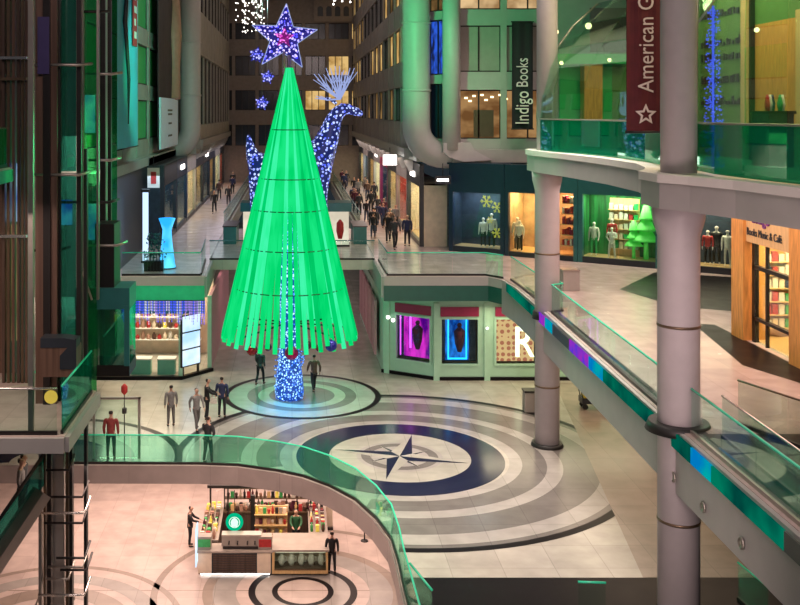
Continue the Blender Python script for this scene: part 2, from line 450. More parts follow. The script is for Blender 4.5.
# ============================================================ COLUMNS
def column(label, x, y, r, z0, z1, joints, bands, ru, zt, haunch):
    t = thing('round_column', label, 'column', (x, y, 0))
    m = MB(['column_paint']); m.lathe([(r, z0), (r, z1-.75), (r*haunch, z1-.35), (r*haunch*1.05, z1)], seg=40)
    m.build('shaft', None, t)
    for z in joints:
        MB(['bronze']).lathe([(r+.012, z-.035), (r+.02, z), (r+.012, z+.035)], seg=40).build('joint_band', None, t)
    for z, dr, h in bands:
        MB(['rubber']).lathe([(r+dr, z), (r+dr*.7, z+h)], seg=40).build('collar', None, t)
    MB(['column_paint']).lathe([(ru, Z3+.05), (ru, zt)], seg=32).build('upper_shaft', None, t)
    return t
column('tall round pale column standing on the floor beside the grey bin', 9.95, 39.0, .47, 0, 10.7, (2.35, 7.5), ((0, .16, .14), (4.95, .10, .28)), .40, 24, 1.2)
column('thick round pale column in the foreground behind the maroon banner', 9.55, 24.7, .50, 0, 10.7, (2.95, 7.75), ((5.15, .30, .22),), .43, 24, 1.22)

# ============================================================ GLASS RAILINGS
def seglen(p): return [math.dist(a, b) for a, b in zip(p, p[1:])]
def railing(name, label, path, z, gmat='rail_glass', h=1.05, rail='green_edge', pan=1.6, rr=.028, group=None, shoe='dark_steel'):
    t = thing(name, label, 'railing', (path[0][0], path[0][1], z), 0, group)
    o0 = Vector((path[0][0], path[0][1], 0))
    P = [(p[0]-o0.x, p[1]-o0.y) for p in path]
    # resample
    pts = []
    for (a, b), L in zip(zip(P, P[1:]), seglen(P)):
        n = max(1, round(L/pan))
        for i in range(n): pts.append((a[0]+(b[0]-a[0])*i/n, a[1]+(b[1]-a[1])*i/n))
    pts.append(P[-1])
    for a, b in zip(pts, pts[1:]):
        d = Vector((b[0]-a[0], b[1]-a[1])); L = d.length; d = d/L*.012
        MB([gmat]).strip([(a[0]+d.x, a[1]+d.y), (b[0]-d.x, b[1]-d.y)], .04, h-.03, .018).build('glass_panel', None, t)
    MB([rail]).tube([(x, y, h) for x, y in pts], rr, 8).build('handrail', None, t)
    MB([shoe]).strip(pts, 0, .09, .07).build('base_channel', None, t)
    return t
gpath = [(x, y+.06) for x, y in EDGE[1:5]] + [(x+.05, y+.05) for x, y in EDGE[5:8]] + [(x+.06, y) for x, y in EDGE[8:]]
railing('glass_railing', 'green-tinted glass railing curving along the edge above the coffee kiosk', gpath, 0, 'rail_glass', 1.08, pan=2.2)
railing('glass_railing', 'glass railing along the right promenade edge passing both round columns', [(10.03, 45.8), (10.03, 39.6)]+[(10.45, 39.3), (10.45, 38.6)]+[(9.95, 38.3), (9.57, 25.4)], Z2, 'clear_glass', 1.08, rr=.03)
railing('glass_railing', 'nearest glass railing of the right promenade, below the thick column', [(9.55, 23.9), (9.42, 17)], Z2, 'clear_glass', 1.08, rr=.03, shoe='steel')
railing('glass_railing', 'glass railing above the pink and blue lit display windows', [(4.45, 47.05), (9.1, 47.05), (9.75, 46.2)], Z2, 'clear_glass', 1.08)
railing('glass_railing', 'glass railing beside the crowded right walkway', [(4.5, 47.3), (4.5, 52)], Z2, 'clear_glass', 1.08, rail='teal_paint')
railing('glass_railing', 'long far glass railing on the open side of the crowded right walkway', [(4.5, 66), (4.5, 112)], Z2, 'clear_glass', 1.08, rail='teal_paint', pan=3)
railing('glass_railing', 'long far glass railing on the open side of the left walkway', [(-4.5, 66), (-4.5, 112)], Z2, 'clear_glass', 1.08, rail='teal_paint', pan=3)
railing('glass_railing', 'glass railing above the icicle-lit kiosk with a green-lit fascia', [(-4.3, 47.05), (-8.0, 47.05)], Z2, 'clear_glass', 1.08)
railing('glass_railing', 'glass railing beside the left walkway ahead of the bridge', [(-4.3, 47.3), (-4.5, 52)], Z2, 'clear_glass', 1.08, rail='teal_paint')
railing('glass_railing', 'front glass railing of the bridge behind the green tree', [(-4.3, 52.1), (4.3, 52.1)], Z2, 'clear_glass', 1.0, rail='teal_paint')
railing('glass_railing', 'deep green glass railing at the end of the near left landing', [(-5.5, 23.9), (-5.5, 27.4)], Z2, 'deep_rail_glass', 1.15)
lr = railing('glass_railing', 'clear glass railing with yellow round sign on the near left landing', [(-5.6, 23.85), (-10, 23.85)], Z2, 'clear_glass', 1.1, rail='bright_steel')
railing('glass_railing', 'top left gallery railing of green-lit glass', [(-8.0, 18), (-8.0, 28)], Z3, 'green_glass', 1.1, rail='bright_steel')

# soffit fascia strip along the promenade edge: a run of green and blue lit glass
t = thing('fascia_light_strip', 'strip of green and blue lit glass under the right promenade railing', 'light strip', (9.90, 46, Z2), -.0225)
glow('strip_green', (.0, .35, .2), .55, col2=(.0, .10, .08), scale=.6)
glow('strip_blue', (.0, .25, .7), .8, col2=(.0, .5, .5), scale=1.0)
glow('strip_violet', (.12, .05, .8), .8, col2=(.5, .03, .6), scale=1.3)
y = 46.
for L, mt in ((7, 'strip_green'), (1.3, 'strip_violet'), (1.2, 'strip_blue'), (2.4, 'dark_paint'), (2.4, 'strip_violet'), (1.6, 'strip_blue'), (3.6, 'strip_green'), (3.4, 'strip_green'), (1.2, 'strip_blue'), (3.4, 'strip_green'), (1.4, 'dark_paint')):
    MB([mt]).box(-.19, -.14, y-L-46, y-46-.03, -.42, -.04).build('lit_panel', None, t); y -= L
# round drain plates on the big fascia
for px, py in ((679, 477), (709, 507), (748, 543)):
    Y = 9.2/((px-CX)/F); Y = (9.3+.0145*(Y-17))/((px-CX)/F); p = at(px, py, Y)
    tag(MB(['steel']).lathe([(.13, 0), (.13, .03), (.09, .05), (.09, .03), (.02, .03)], seg=20).build('fascia_plate', None, None, (p.x-.125, Y, p.z), (0, R(-90), 0)),
        {679: 'small round plate on the right fascia, the uppermost of three', 709: 'small round plate on the right fascia, the middle of three', 748: 'small round plate on the right fascia, the lowest of three'}[px], 'plate', 'round plates on the fascia')
railing('stair_railing', 'second inner handrail on the near right landing', [(10.15, 23.6), (9.95, 17)], Z2, 'clear_glass', 1.0, rail='bright_steel')
# handrail on the dark landing at right
for (a, b, lab) in (((765, 400), (800, 423), 'metal handrail with glass on the dark right landing'), ):
    p = on(768, 400+46, Z2); 
    t = railing('stair_railing', lab, [(p.x, 24.6), (p.x+1.6, 20.4)], Z2, 'clear_glass', 1.1, rail='bronze')
# green handrail ends rising at the foot of the frame
for i, (px, py, px2, py2, lab) in enumerate(((410, 577, 432, 600, 'green-edged glass balustrade rising by the curved railing foot'), (578, 597, 606, 592, 'small green-edged balustrade on the dark floor strip'),
                               (668, 575, 683, 600, 'green-edged balustrade in front of the thick column foot'), (738, 576, 768, 596, 'green-edged balustrade at the lower right corner'))):
    a = on(px, py+24, 0); b = on(px2, py2+30, 0)
    railing('balustrade', lab, [(a.x, a.y), (b.x, b.y)], 0, 'clear_glass', 1.0, rr=.03)
# the two bays of bowed glass on level three
def bay(label, path, Ztop, inn=(1, 0), knee=True):
    t = thing('glass_bay', label, 'glass wall', (path[0][0], path[0][1], Z3))
    o = path[0]; P = [(x-o[0], y-o[1]) for x, y in path]
    MB(['deep_rail_glass']).strip(P, .06, 1.25, .03).build('lower_glass', None, t)
    m = MB(['steel']); m.tube([(x, y, 1.27) for x, y in P], .03, 8); m.build('mid_rail', None, t)
    prof = [(0, 1.27), (.05, 2.2), (.3, 3.2), (.75, 4.0), (1.4, 4.9), (2.4, 5.8)] if not Ztop else [(0, 1.27), (0, 3), (.05, 5), (.3, 7)]
    n = len(P)
    for i in range(n-1):
        m = MB(['bay_glass'])
        for (o0, z0), (o1, z1) in zip(prof, prof[1:]):
            m.poly([(P[i][0]+o0, P[i][1], z0), (P[i+1][0]+o0, P[i+1][1], z0), (P[i+1][0]+o1, P[i+1][1], z1), (P[i][0]+o1, P[i][1], z1)])
        ob = m.build('upper_glass', None, t)
        s_ = ob.modifiers.new('s', 'SOLIDIFY'); s_.thickness = .02
    for i in (0, n-1):
        MB(['steel']).tube([(P[i][0]+a, P[i][1], z) for a, z in prof], .035, 8).build('mullion', None, t)
    return t
bay('bowed glass bay between the two columns, domed at its left end', [(9.6, 39.2), (9.75, 37.5), (10.2, 35.2), (10.6, 32.5), (10.6, 30), (10.4, 28.2), (10.3, 27.2)], False)
bay('bowed glass bay right of the thick column, with blue light reflections', [(10.35, 25.6), (10.15, 24), (10.2, 22.5), (10.4, 21), (10.7, 19.5), (11.2, 17.5)], True)
# ============================================================ FACADES
principled('pale_blue_print', (.70, .80, .98), .6, var=.04); principled('indigo_ink', (.16, .02, .22), .5)
def frame_of(A, B):
    A, B = Vector((*A, 0)), Vector((*B, 0)); u = (B-A).normalized()
    inn = Vector((-u.y, u.x, 0))                    # into the building when A->B keeps the viewer on its right
    M = Matrix(((u.x, inn.x, 0, A.x), (u.y, inn.y, 0, A.y), (0, 0, 1, 0), (0, 0, 0, 1)))
    return M, (B-A).length
def facade(name, A, B, z0, z1, bands, nb, pick, mat='facade_stone', pw=.35, mull=2, wname='window', rec=.12, flip=False, tr=True):
    if flip: A, B = B, A
    M, L = frame_of(A, B)
    m = MB([mat, 'dark_paint']); m.M = M
    zs = [z0]+[z for b in bands for z in b]+[z1]
    for i in range(0, len(zs), 2): m.box(0, L, 0, .5, zs[i], zs[i+1])
    for i in range(0, len(zs), 2):
        if i and tr: m.box(0, L, -.06, 0, zs[i], zs[i]+.14)
    bw = L/nb
    for k in range(nb+1): m.box(max(0, k*bw-pw/2), min(L, k*bw+pw/2), -.03, .5, z0, z1)
    m.use('dark_paint').box(0, L, .5, .6, z0, z1)
    w = struct(m.build(name))
    for bi, (a, b) in enumerate(bands):
        for k in range(nb):
            x0, x1 = k*bw+pw/2, (k+1)*bw-pw/2
            mt = pick(bi, k)
            q = MB([mt, 'dark_steel']); q.M = M
            q.box(x0, x1, rec+.03, rec+.06, a, b)
            q.use('dark_steel')
            for j in range(mull+1):
                x = x0+(x1-x0)*j/mull; q.box(x-.04, x+.04, rec-.02, rec+.03, a, b)
            q.box(x0, x1, rec-.04, rec+.03, a, a+.07); q.box(x0, x1, rec-.04, rec+.03, b-.07, b)
            q.build(wname, None, w)
    return w
rnd = random.Random(3)
P4 = [(11.45+3.65*i+.95, 11.45+3.65*i+3.1) for i in range(4)]
facade('wall_galleria_right', (6.7, 57.6), (6.7, 109.5), 10.9, 26.5, P4, 13,
       lambda b, k: rnd.choice(['lit_room', 'lit_room', 'lit_room_dim', 'dark_pane']) if b else rnd.choice(['blue_pane', 'dark_pane', 'lit_room_dim']), flip=True)
principled('violet_pane', (.07, .045, .11), .3); principled('brown_pane', (.085, .05, .045), .4)
facade('wall_galleria_left', (-6.9, 75), (-6.9, 109.5), 10.95, 26.5, [(12.0, 17.3), (20.6, 23.8)], 10,
       lambda b, k: rnd.choice(['violet_pane', 'brown_pane', 'dark_pane', 'violet_pane']) if b == 0 else 'dark_pane', mat='facade_left_paint', mull=3)
principled('facade_dark_brown', (.08, .045, .025), .6)
principled('facade_end', (.26, .22, .20), .7, var=.12)
w_end = facade('wall_end', (-9, 110), (9, 110), 5.3, 26.2, [(9.3, 11.6), (13.2, 15.4), (17.0, 19.2), (21.0, 22.8)], 7,
       lambda b, k: ('lit_room' if (b, k) in ((1, 4), (1, 5), (3, 6), (2, 5), (1, 6)) else 'dark_pane'), mat='facade_end', mull=3, rec=.4)
# arched parapet at the top of the end wall
m = MB(['facade_end', 'dark_paint']); m.use('facade_end').box(2.4, 9, 109.6, 110, 22.9, 25.6)
for k in range(6):
    cx = 3.1+k*.95
    m.use('dark_paint').poly([(cx+.3*math.cos(a), 109.58, 24.3+.3*math.sin(a)) for a in [PI*i/8 for i in range(9)]]+[(cx-.3, 109.58, 23.5), (cx+.3, 109.58, 23.5)])
m.build('arcade', None, w_end)

# front-facing facade on the right
glow('office_brown', (.20, .09, .03), .8, col2=(.50, .28, .11), scale=.7, stretch=(1, 1, 1.6))
glow('office_warm', (.42, .24, .10), .85, col2=(.95, .66, .34), scale=.8)
facade('wall_front_right', (9.1, 56), (14.6, 56), 10.9, 23, [(11.5, 14.25), (15.25, 17.85), (18.75, 21.6)], 2,
       lambda b, k: ('office_brown', 'panel_grey', 'office_warm')[b], mat='slab_paint', pw=.34, mull=2, tr=True)
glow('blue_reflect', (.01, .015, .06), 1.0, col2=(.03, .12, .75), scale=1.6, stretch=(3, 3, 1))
principled('night_pane', (.012, .03, .06), .08, spec=.9)
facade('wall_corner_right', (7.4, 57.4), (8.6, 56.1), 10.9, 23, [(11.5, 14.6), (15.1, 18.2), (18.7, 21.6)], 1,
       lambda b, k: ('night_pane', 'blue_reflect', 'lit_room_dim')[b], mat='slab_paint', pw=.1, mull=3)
wf = bpy.data.objects['wall_front_right']
for k, (px, py) in enumerate(((466, 98), (474, 96), (482, 95), (492, 97), (500, 95), (506, 99), (470, 101), (486, 100))):
    MB(['warm_lamp']).box(-.09, .09, -.02, .02, -.05, .05).build('ceiling_spot', None, wf, at(px, py, 56.1))
MB(['facade_dark_brown']).box(at(474, 0, 56).x, at(494, 0, 56).x, 56.1, 56.14, at(0, 137, 56).z, at(0, 110, 56).z).build('partition', None, wf)
# left near facade with green-lit beams
principled('leaf_green_wall', (.10, .50, .16), .5)
principled('leaf_green_pane', (.03, .42, .12), .4)
facade('wall_left_court', (-8.7, 42), (-8.7, 74.9), 10.2, 24, [(11.4, 13.7), (14.6, 16.9), (17.9, 21)], 7,
       lambda b, k: 'leaf_green_pane' if k < 5 else 'dark_pane', mat='facade_left_paint', pw=.5, mull=1)
m = MB(['facade_left_paint']); m.box(-24, -8.7, 41.6, 42, 5.3, 24); struct(m.build('wall_left_return'))
m = MB(['facade_left_paint']); m.box(-8.9, -6.9, 74.9, 75.1, 10.2, 26); struct(m.build('wall_left_step'))
m = MB(['slab_paint', 'navy_paint'])
m.box(8.9, 26, 55.4, 57, 10.2, 10.9)
m.use('slab_paint').box(14.6, 26, 56, 56.5, 10.2, 23); struct(m.build('wall_ledge_right'))
m = MB(['slab_paint']); m.box(7.0, 9, 56.3, 110, 10.2, 10.9); m.box(-9, -7.1, 74, 110, 9.9, 10.4); m.box(-9, -8.3, 42, 74, 9.9, 10.4); struct(m.build('trim_1'))
m = MB(['dark_paint']); m.box(-9, -7.45, 57.9, 74, 9.2, 9.85); m.box(-8.9, -8.3, 58, 74, 9.85, 10.3); struct(m.build('trim_3'))
# brackets under the far ledges
for side, X in (('right', 6.75), ('left', -6.95)):
    sg = 1 if X > 0 else -1
    par = thing('ledge', 'pale bracketed ledge above the %s walkway shops' % side, 'ledge', (X, 80, 10.4))
    MB(['slab_paint']).box(-.25 if sg > 0 else -.6, .6 if sg > 0 else .25, -22 if sg > 0 else -4.5, 29, .0, .5).build('cornice', None, par)
    for k in range(12):
        y = -20+k*4 if sg > 0 else -3+k*2.7
        MB(['slab_paint']).slab([(-.2*sg, y, 0), (.5*sg, y, 0), (.5*sg, y, -1.0), (.3*sg, y, -1.0)], (0, .3, 0)).build('bracket', None, par)

# ============================================================ DUCTS AND WALL COLUMNS
def duct(label, x, y, r, zb, ztop, dirx, mat='column_paint'):
    t = thing('ventilation_duct', label, 'duct', (x, y, 0))
    pts = [(0, 0, ztop)]+[(0, 0, z) for z in (18, zb+1.6)]
    for i in range(1, 9):
        a = PI/2*i/8; pts.append((dirx*1.6*(1-math.cos(a)), 0, zb+1.6-1.6*math.sin(a)))
    pts.append((dirx*2.6, 0, zb))
    MB([mat]).tube(pts, r, 28).build('pipe', None, t)
    for z in (14.2, 18.0): MB([mat]).lathe([(r+.04, z-.06), (r+.04, z+.06)], seg=28).build('joint_band', None, t)
    return t
duct('fat pale duct pipe bending right at its foot beside the crowded right walkway', 7.0, 56.3, .78, 10.6, 24, 1)
duct('fat pale duct pipe bending left at its foot above the left walkway', -7.35, 72.3, .75, 10.2, 26, -1)
t = thing('wall_column', 'green-lit column left of the office windows and dark vertical banner', 'column', (8.85, 55.5, 0))
MB(['column_paint']).lathe([(.5, 10.9), (.5, 23.5)], seg=28).build('shaft', None, t)
m = MB(['column_paint']); m.slab([(-.5, .3, 11.3), (-.5, .3, 10.8), (-.2, .3, 10.5), (.6, .3, 10.25), (2.2, .3, 10.35), (1.2, .3, 10.9), (1, .3, 11.3)], (0, -.7, 0)); m.build('haunch', None, t)
for x, y, lab in ((-8.25, 73.5, 'slim column between the dark poster and the fat left duct'),):
    t = thing('wall_column', lab, 'column', (x, y, 0))
    MB(['column_paint']).lathe([(.28, 10.2), (.28, 24)], seg=20).build('shaft', None, t)
    MB(['column_paint']).slab([(-.6, .2, 11), (.3, .2, 11), (.3, .2, 10.4), (-.3, .2, 9.6), (-.6, .2, 9.4)], (0, -.4, 0)).build('haunch', None, t)

# ============================================================ BANNERS
def banner(label, w, h, mat, loc, rz=0, bars=True, depth=.03):
    """cloth hangs in the local xz plane, its face towards local -y"""
    t = thing('hanging_banner', label, 'banner', loc, rz)
    m = MB([mat]); n = 10
    lo = [m.v((-w/2+w*i/n, .02*math.sin(i*1.3), 0)) for i in range(n+1)]
    hi = [m.v((-w/2+w*i/n, .02*math.sin(i*1.3), h)) for i in range(n+1)]
    for i in range(n): m.f((lo[i], lo[i+1], hi[i+1], hi[i]))
    o = m.build('cloth', None, t); s_ = o.modifiers.new('s', 'SOLIDIFY'); s_.thickness = depth
    if bars:
        for z in (0, h): MB(['dark_steel']).tube([(-w/2-.05, 0, z), (w/2+.05, 0, z)], .035, 8).build('bar', None, t)
    return t
b = banner('maroon vertical banner reading American Girl with an outlined star', .98, 5.6, 'maroon_cloth', at(645, 132, 27))
lettering('lettering', 'American Girl', .60, 'pale_print', b, (.02, -.07, 2.58), (R(90), R(-90), 0), .008, .88)
m = MB(['pale_print'])
def starpts(r0, r1, c=(0, 0), n=5, ph=90): return [(c[0]+(r0 if i % 2 == 0 else r1)*math.cos(R(ph+i*180/n)), c[1]+(r0 if i % 2 == 0 else r1)*math.sin(R(ph+i*180/n))) for i in range(2*n)]
o_, i_ = starpts(.30, .14), starpts(.17, .075)
for k in range(10):
    k2 = (k+1) % 10
    m.poly([(o_[k][0], -.07, o_[k][1]), (o_[k2][0], -.07, o_[k2][1]), (i_[k2][0], -.07, i_[k2][1]), (i_[k][0], -.07, i_[k][1])])
m.build('star_emblem', None, b, (.0, 0, .47))
b = banner('black vertical banner reading Indigo Books', 1.15, 5.9, 'black_cloth', at(522.5, 129, 55))
lettering('lettering', 'Indigo', 1.05, 'cream_print', b, (0, -.08, 1.17), (R(90), R(-90), 0), .03, .72)
lettering('lettering', 'Books', .92, 'pale_print', b, (0, -.08, 3.1), (R(90), R(-90), 0), .012, .70)
# faint second banner seen beside the tall column
b = banner('faint narrow banner at the edge of the glass bay', .45, 2.6, 'dark_paint', at(551, 125, 40.8))
lettering('lettering', 'Indigo Books', .36, 'panel_grey', b, (0, -.06, 1.25), (R(90), R(-90), 0), .01, .9)
# left wall banners, facing the mall (+x)
def wbanner(label, y0, y1, z0, z1, mat, x=-8.2):
    return banner(label, y1-y0, z1-z0, mat, (x, (y0+y1)/2, z0), R(90))
glow('lit_turquoise', (.0, .62, .50), .55, col2=(.10, .75, .80), scale=.25)
principled('poster_dark', (.03, .02, .028), .6, var=.4, scale=1.5)
principled('turquoise_print', (.05, .48, .62), .5, var=.1, scale=.4)
b = wbanner('tall turquoise banner with red strip of writing on the left wall', 47.0, 53.2, 11.2, 23.0, 'turquoise_print')
m = MB(['cloth_red']); m.box(1.0, 2.3, -.09, -.05, 5.2, 11.6); m.build('red_strip', None, b)
m = MB(['cream_print'])
for k in range(9): m.box(1.3, 2.0-.2*(k % 2), -.11, -.095, 5.6+k*.66, 5.95+k*.66)
m.build('strip_writing', None, b)
m = MB(['dark_paint']); m.tube([(-.6, -.1, 11.5), (-.9, -.1, 8), (-1.6, -.1, 6.2), (-.4, -.1, 3.4), (-.6, -.1, 1.2)], [.05, .09, .12, .08, .03], 8); m.build('branch_print', None, b)
b = wbanner('tall dark poster with a skin-toned stripe above a pale lower panel', 61.3, 70.5, 10.7, 22, 'poster_dark')
m = MB(['skin']); m.tube([(2.6, -.06, 3.2), (2.9, -.06, 5.5), (2.5, -.06, 7.5), (3.0, -.06, 9.5), (2.7, -.06, 11.2)], [.5, .45, .6, .45, .35], 8); m.build('figure_print', None, b)
m = MB(['pale_blue_print']); m.box(-4.6, 4.6, -.16, -.05, 0, 3.2); m.build('pale_panel', None, b)
m = MB(['trousers_grey'])
for z, w in ((2.35, 2.4), (2.1, 2.2), (1.5, 1.6), (.7, 2.0)): m.box(-w/2, w/2, -.18, -.165, z, z+.12)
m.build('small_print', None, b)

# ============================================================ SHOP UNITS
def shop(label, A, B, cols, flip=False, z=Z2, H=4.6, dep=1.8, wz=(0.25, 3.4), frame='navy_paint', back='display_back', light=(1, .7, .4), power=60, sign=None, signmat='white_lamp', cat='shopfront', base='dark_paint', door=False, pane='clear_glass'):
    if flip: A, B = B, A
    M, L = frame_of(A, B); u = M.to_3x3() @ Vector((1, 0, 0))
    t = thing('shopfront', label, cat, (A[0], A[1], z), math.atan2(u.y, u.x))
    pf = .22
    m = MB([frame]); m.box(0, L, 0, .25, wz[1], H); m.box(0, pf, 0, .25, 0, wz[1]); m.box(L-pf, L, 0, .25, 0, wz[1])
    m.build('surround', None, t)
    m = MB([base]); m.box(pf, L-pf, .02, .23, 0, wz[0]); m.build('plinth', None, t)
    m = MB([back]); m.box(0, L, dep, dep+.08, 0, wz[1]+.2); m.box(0, .05, .26, dep, 0, wz[1]+.2); m.box(L-.05, L, .26, dep, 0, wz[1]+.2)
    m.box(0, L, .26, dep, wz[1]+.1, wz[1]+.2); m.build('display_back', None, t)
    MB(['sand_wood']).box(.05, L-.05, .26, dep, wz[0]-.1, wz[0]-.02).build('display_floor', None, t)
    n = max(1, round(L/2.6))
    for i in range(n):
        MB([pane]).box(pf+(L-2*pf)*i/n+.02, pf+(L-2*pf)*(i+1)/n-.02, .1, .115, wz[0], wz[1]).build('pane', None, t)
    if power:
        la = bpy.data.lights.new('display_lamp', 'AREA'); la.shape = 'RECTANGLE'; la.size = L*.8; la.size_y = dep*.5
        la.energy = power; la.color = light
        lo = bpy.data.objects.new('display_lamp', la); COL.objects.link(lo); lo.parent = t; lo.location = (L/2, dep*.5, wz[1]-.02)
    if sign:
        MB([signmat]).box(L*.35, L*.65, -.06, -.01, wz[1]+.45, wz[1]+.75).build('lit_sign', None, t)
    return t, L
principled('display_back', (.45, .30, .18), .6, var=.3, scale=2)
principled('display_dark', (.02, .035, .06), .6, var=.3)
principled('display_green', (.02, .20, .05), .6, var=.6, scale=1.5, stretch=(3, 3, .3))
principled('display_cream', (.75, .62, .48), .6, var=.1)
principled('display_red', (.40, .05, .04), .6, var=.3)
SH0, SH1 = Vector((8.75, 55.4)), Vector((21.5, 46.65))
def shx(px):
    k = (px-CX)/F; s_ = (SH1-SH0)   # point of the angled shop line under a photo column
    t_ = (k*SH0.y-SH0.x)/(s_.x-k*s_.y); return tuple(SH0+s_*t_)
s1, L1 = shop('dark navy shopfront with yellow snowflakes and two mannequins', shx(449), shx(504), 1, frame='navy_paint', back='display_dark', light=(.85, .85, 1), power=90, H=4.9, wz=(.3, 3.3), dep=1.6)
s2, L2 = shop('warm wood-lined shop entrance left of the tall column', shx(504.5), shx(540), 1, frame='navy_paint', back='display_back', light=(1, .62, .28), power=190, H=4.9, wz=(.25, 3.4), dep=2.6)
s3, L3 = shop('shop section with red stock on shelves right of the tall column', shx(540.5), shx(577.5), 1, frame='teal_paint', back='display_back', light=(1, .5, .25), power=160, H=4.9, wz=(.25, 3.5), dep=2.2)
s4, L4 = shop('shop window with bright green backdrop and mannequins', shx(578), shx(660), 1, frame='teal_paint', back='display_green', light=(1, .90, .65), power=150, H=4.9, wz=(.3, 3.5), dep=1.7)
s5, L5 = shop('dark shop window behind the thick column with dressed mannequins', shx(661), shx(745), 1, frame='dark_paint', back='display_dark', light=(1, .75, .5), power=260, H=4.9, wz=(.3, 4.0), dep=1.5, base='dark_paint')
m = MB(['navy_paint', 'teal_paint'])
M_, L_ = frame_of(tuple(SH0), tuple(SH1)); m.M = M_
m.box(-.2, 6, .05, .5, 10.2-.1, 10.2); m.box(-.2, 6.2, .02, .3, 8.6+.6*0+1.6-.0, 10.2)
m.use('teal_paint').box(6.2, L_, .02, .3, 10.2-.02, 11.0); struct(m.build('trim_2'))
def local_to(t, x, y, z): return t.matrix_basis @ Vector((x, y, z))

t = thing('blade_sign', 'small dark sign with white lit letters at the corner of the navy shop', 'sign', at(443, 180, 54.6))
MB(['dark_paint']).box(-.42, .42, 0, .15, -.22, .22).build('sign_box', None, t)
m = MB(['white_lamp'])
for k in range(6): m.box(-.33+k*.11, -.25+k*.11, -.02, -.002, -.08, .07)
m.build('letters', None, t); MB(['dark_steel']).tube([(0, .08, .22), (0, .08, .9)], .02, 6).build('hanger', None, t)
t = thing('blade_sign', 'bright white square sign above the right walkway beside the fat duct', 'sign', at(390, 160, 60))
MB(['white_lamp']).box(-.4, .4, 0, .12, -.3, .3).build('lit_box', None, t); MB(['dark_steel']).tube([(0, .06, .3), (0, .06, .75)], .02, 6).build('hanger', None, t)
# snowflake decorations hung in the navy window
def snowflake(r):
    m = MB(['flake_gold'])
    for k in range(6):
        a = R(60*k); d = Vector((math.cos(a), 0, math.sin(a)))
        m.bar((0, 0, 0), d*r, r*.16, .03, (0, 1, 0))
        for s_ in (-1, 1):
            e = Vector((math.cos(a+s_*.7), 0, math.sin(a+s_*.7)))
            m.bar(d*r*.55, d*r*.55+e*r*.36, r*.12, .03, (0, 1, 0))
    return m
principled('flake_gold', (.75, .62, .12), .5, emit=(.6, .5, .05), estr=.35)
for px, py, r, lab in ((486.5, 201.5, .36, 'largest yellow-green snowflake, at the top of the navy window'), (497, 207.5, .32, 'cream snowflake right of the largest one in the navy window'), (490, 220, .2, 'smallest snowflake in the navy window, half hidden by mannequin'), (497, 233, .30, 'lowest snowflake in the navy window')):
    x, y = shx(px); Y = y+.5; p = at(px, py, Y)
    o = snowflake(r).build('snowflake_ornament', None, None, (p.x, p.y, p.z), (0, 0, R(-33)))
    tag(o, lab, 'snowflake', 'snowflakes in the navy window')
# shelves in red shop
for i in range(5):
    z = .7+i*.55
    MB(['sand_wood']).box(L3*.45, L3-.3, .5, .95, z, z+.04).build('shelf', None, s3)
rr_ = random.Random(4)
for i in range(5):
    for j in range(5):
        w = (L3*.55-.4)/5; x = L3*.45+.08+j*w
        o = MB([rr_.choice(['cloth_red', 'cloth_red', 'magenta_paint', 'cloth_white', 'display_red'])]).box(0, w*.8, 0, .3, 0, rr_.uniform(.22, .4)).build('folded_stock', None, None, local_to(s3, x, .55, .745+i*.55), s3.rotation_euler)
        tag(o, 'folded goods on the shelves of the red-stocked shop section', 'folded clothing', 'red stock on the shop shelves')
m = MB(['leaf_bright', 'sand_wood'])
principled('leaf_bright', (.15, .80, .15), .5, emit=(.1, .8, .1), estr=.12)
def papertree(h):
    m = MB(['leaf_bright']); z = .35*h
    for k in range(3):
        r = h*(.26-.06*k); m.lathe([(r, z), (r*.8, z+.04*h), (.05*h, z+.27*h)], seg=14); z += .2*h
    m.lathe([(.05*h, 0), (.04*h, .36*h)], seg=10)
    m.ball((0, 0, .97*h), .05*h, 8)
    return m
gs = thing('display_rack', 'cream and red stocked rack standing in the green shop window', 'display rack', local_to(s4, L4*.47, 1.25, .25), s4.rotation_euler.z)
MB(['sand_wood']).box(-.75, .75, .3, .34, 0, 3.0).build('back', None, gs)
rg = random.Random(14)
for k in range(5):
    MB(['sand_wood']).box(-.75, .75, 0, .3, .4+.5*k, .43+.5*k).build('shelf', None, gs)
    for j in range(6):
        tag(MB([rg.choice(['cloth_white', 'cloth_red', 'display_cream', 'cloth_white', 'leaf_green_pane'])]).box(-.09, .09, -.1, .1, 0, rg.uniform(.2, .42)).build('boxed_goods', None, None, gs.matrix_basis @ Vector((-.62+.25*j, .15, .432+.5*k)), s4.rotation_euler),
            'boxed item on the rack in the green shop window', 'goods', 'boxed goods on the green window rack')
for x, h, lab in ((.55, 2.7, 'tall bright green stylised tree in the green shop window'), (.40, 1.9, 'smaller bright green stylised tree in the green shop window')):
    tag(papertree(h).build('display_tree', None, None, local_to(s4, L4*x+.9, 1.0, .25)), lab, 'display tree')

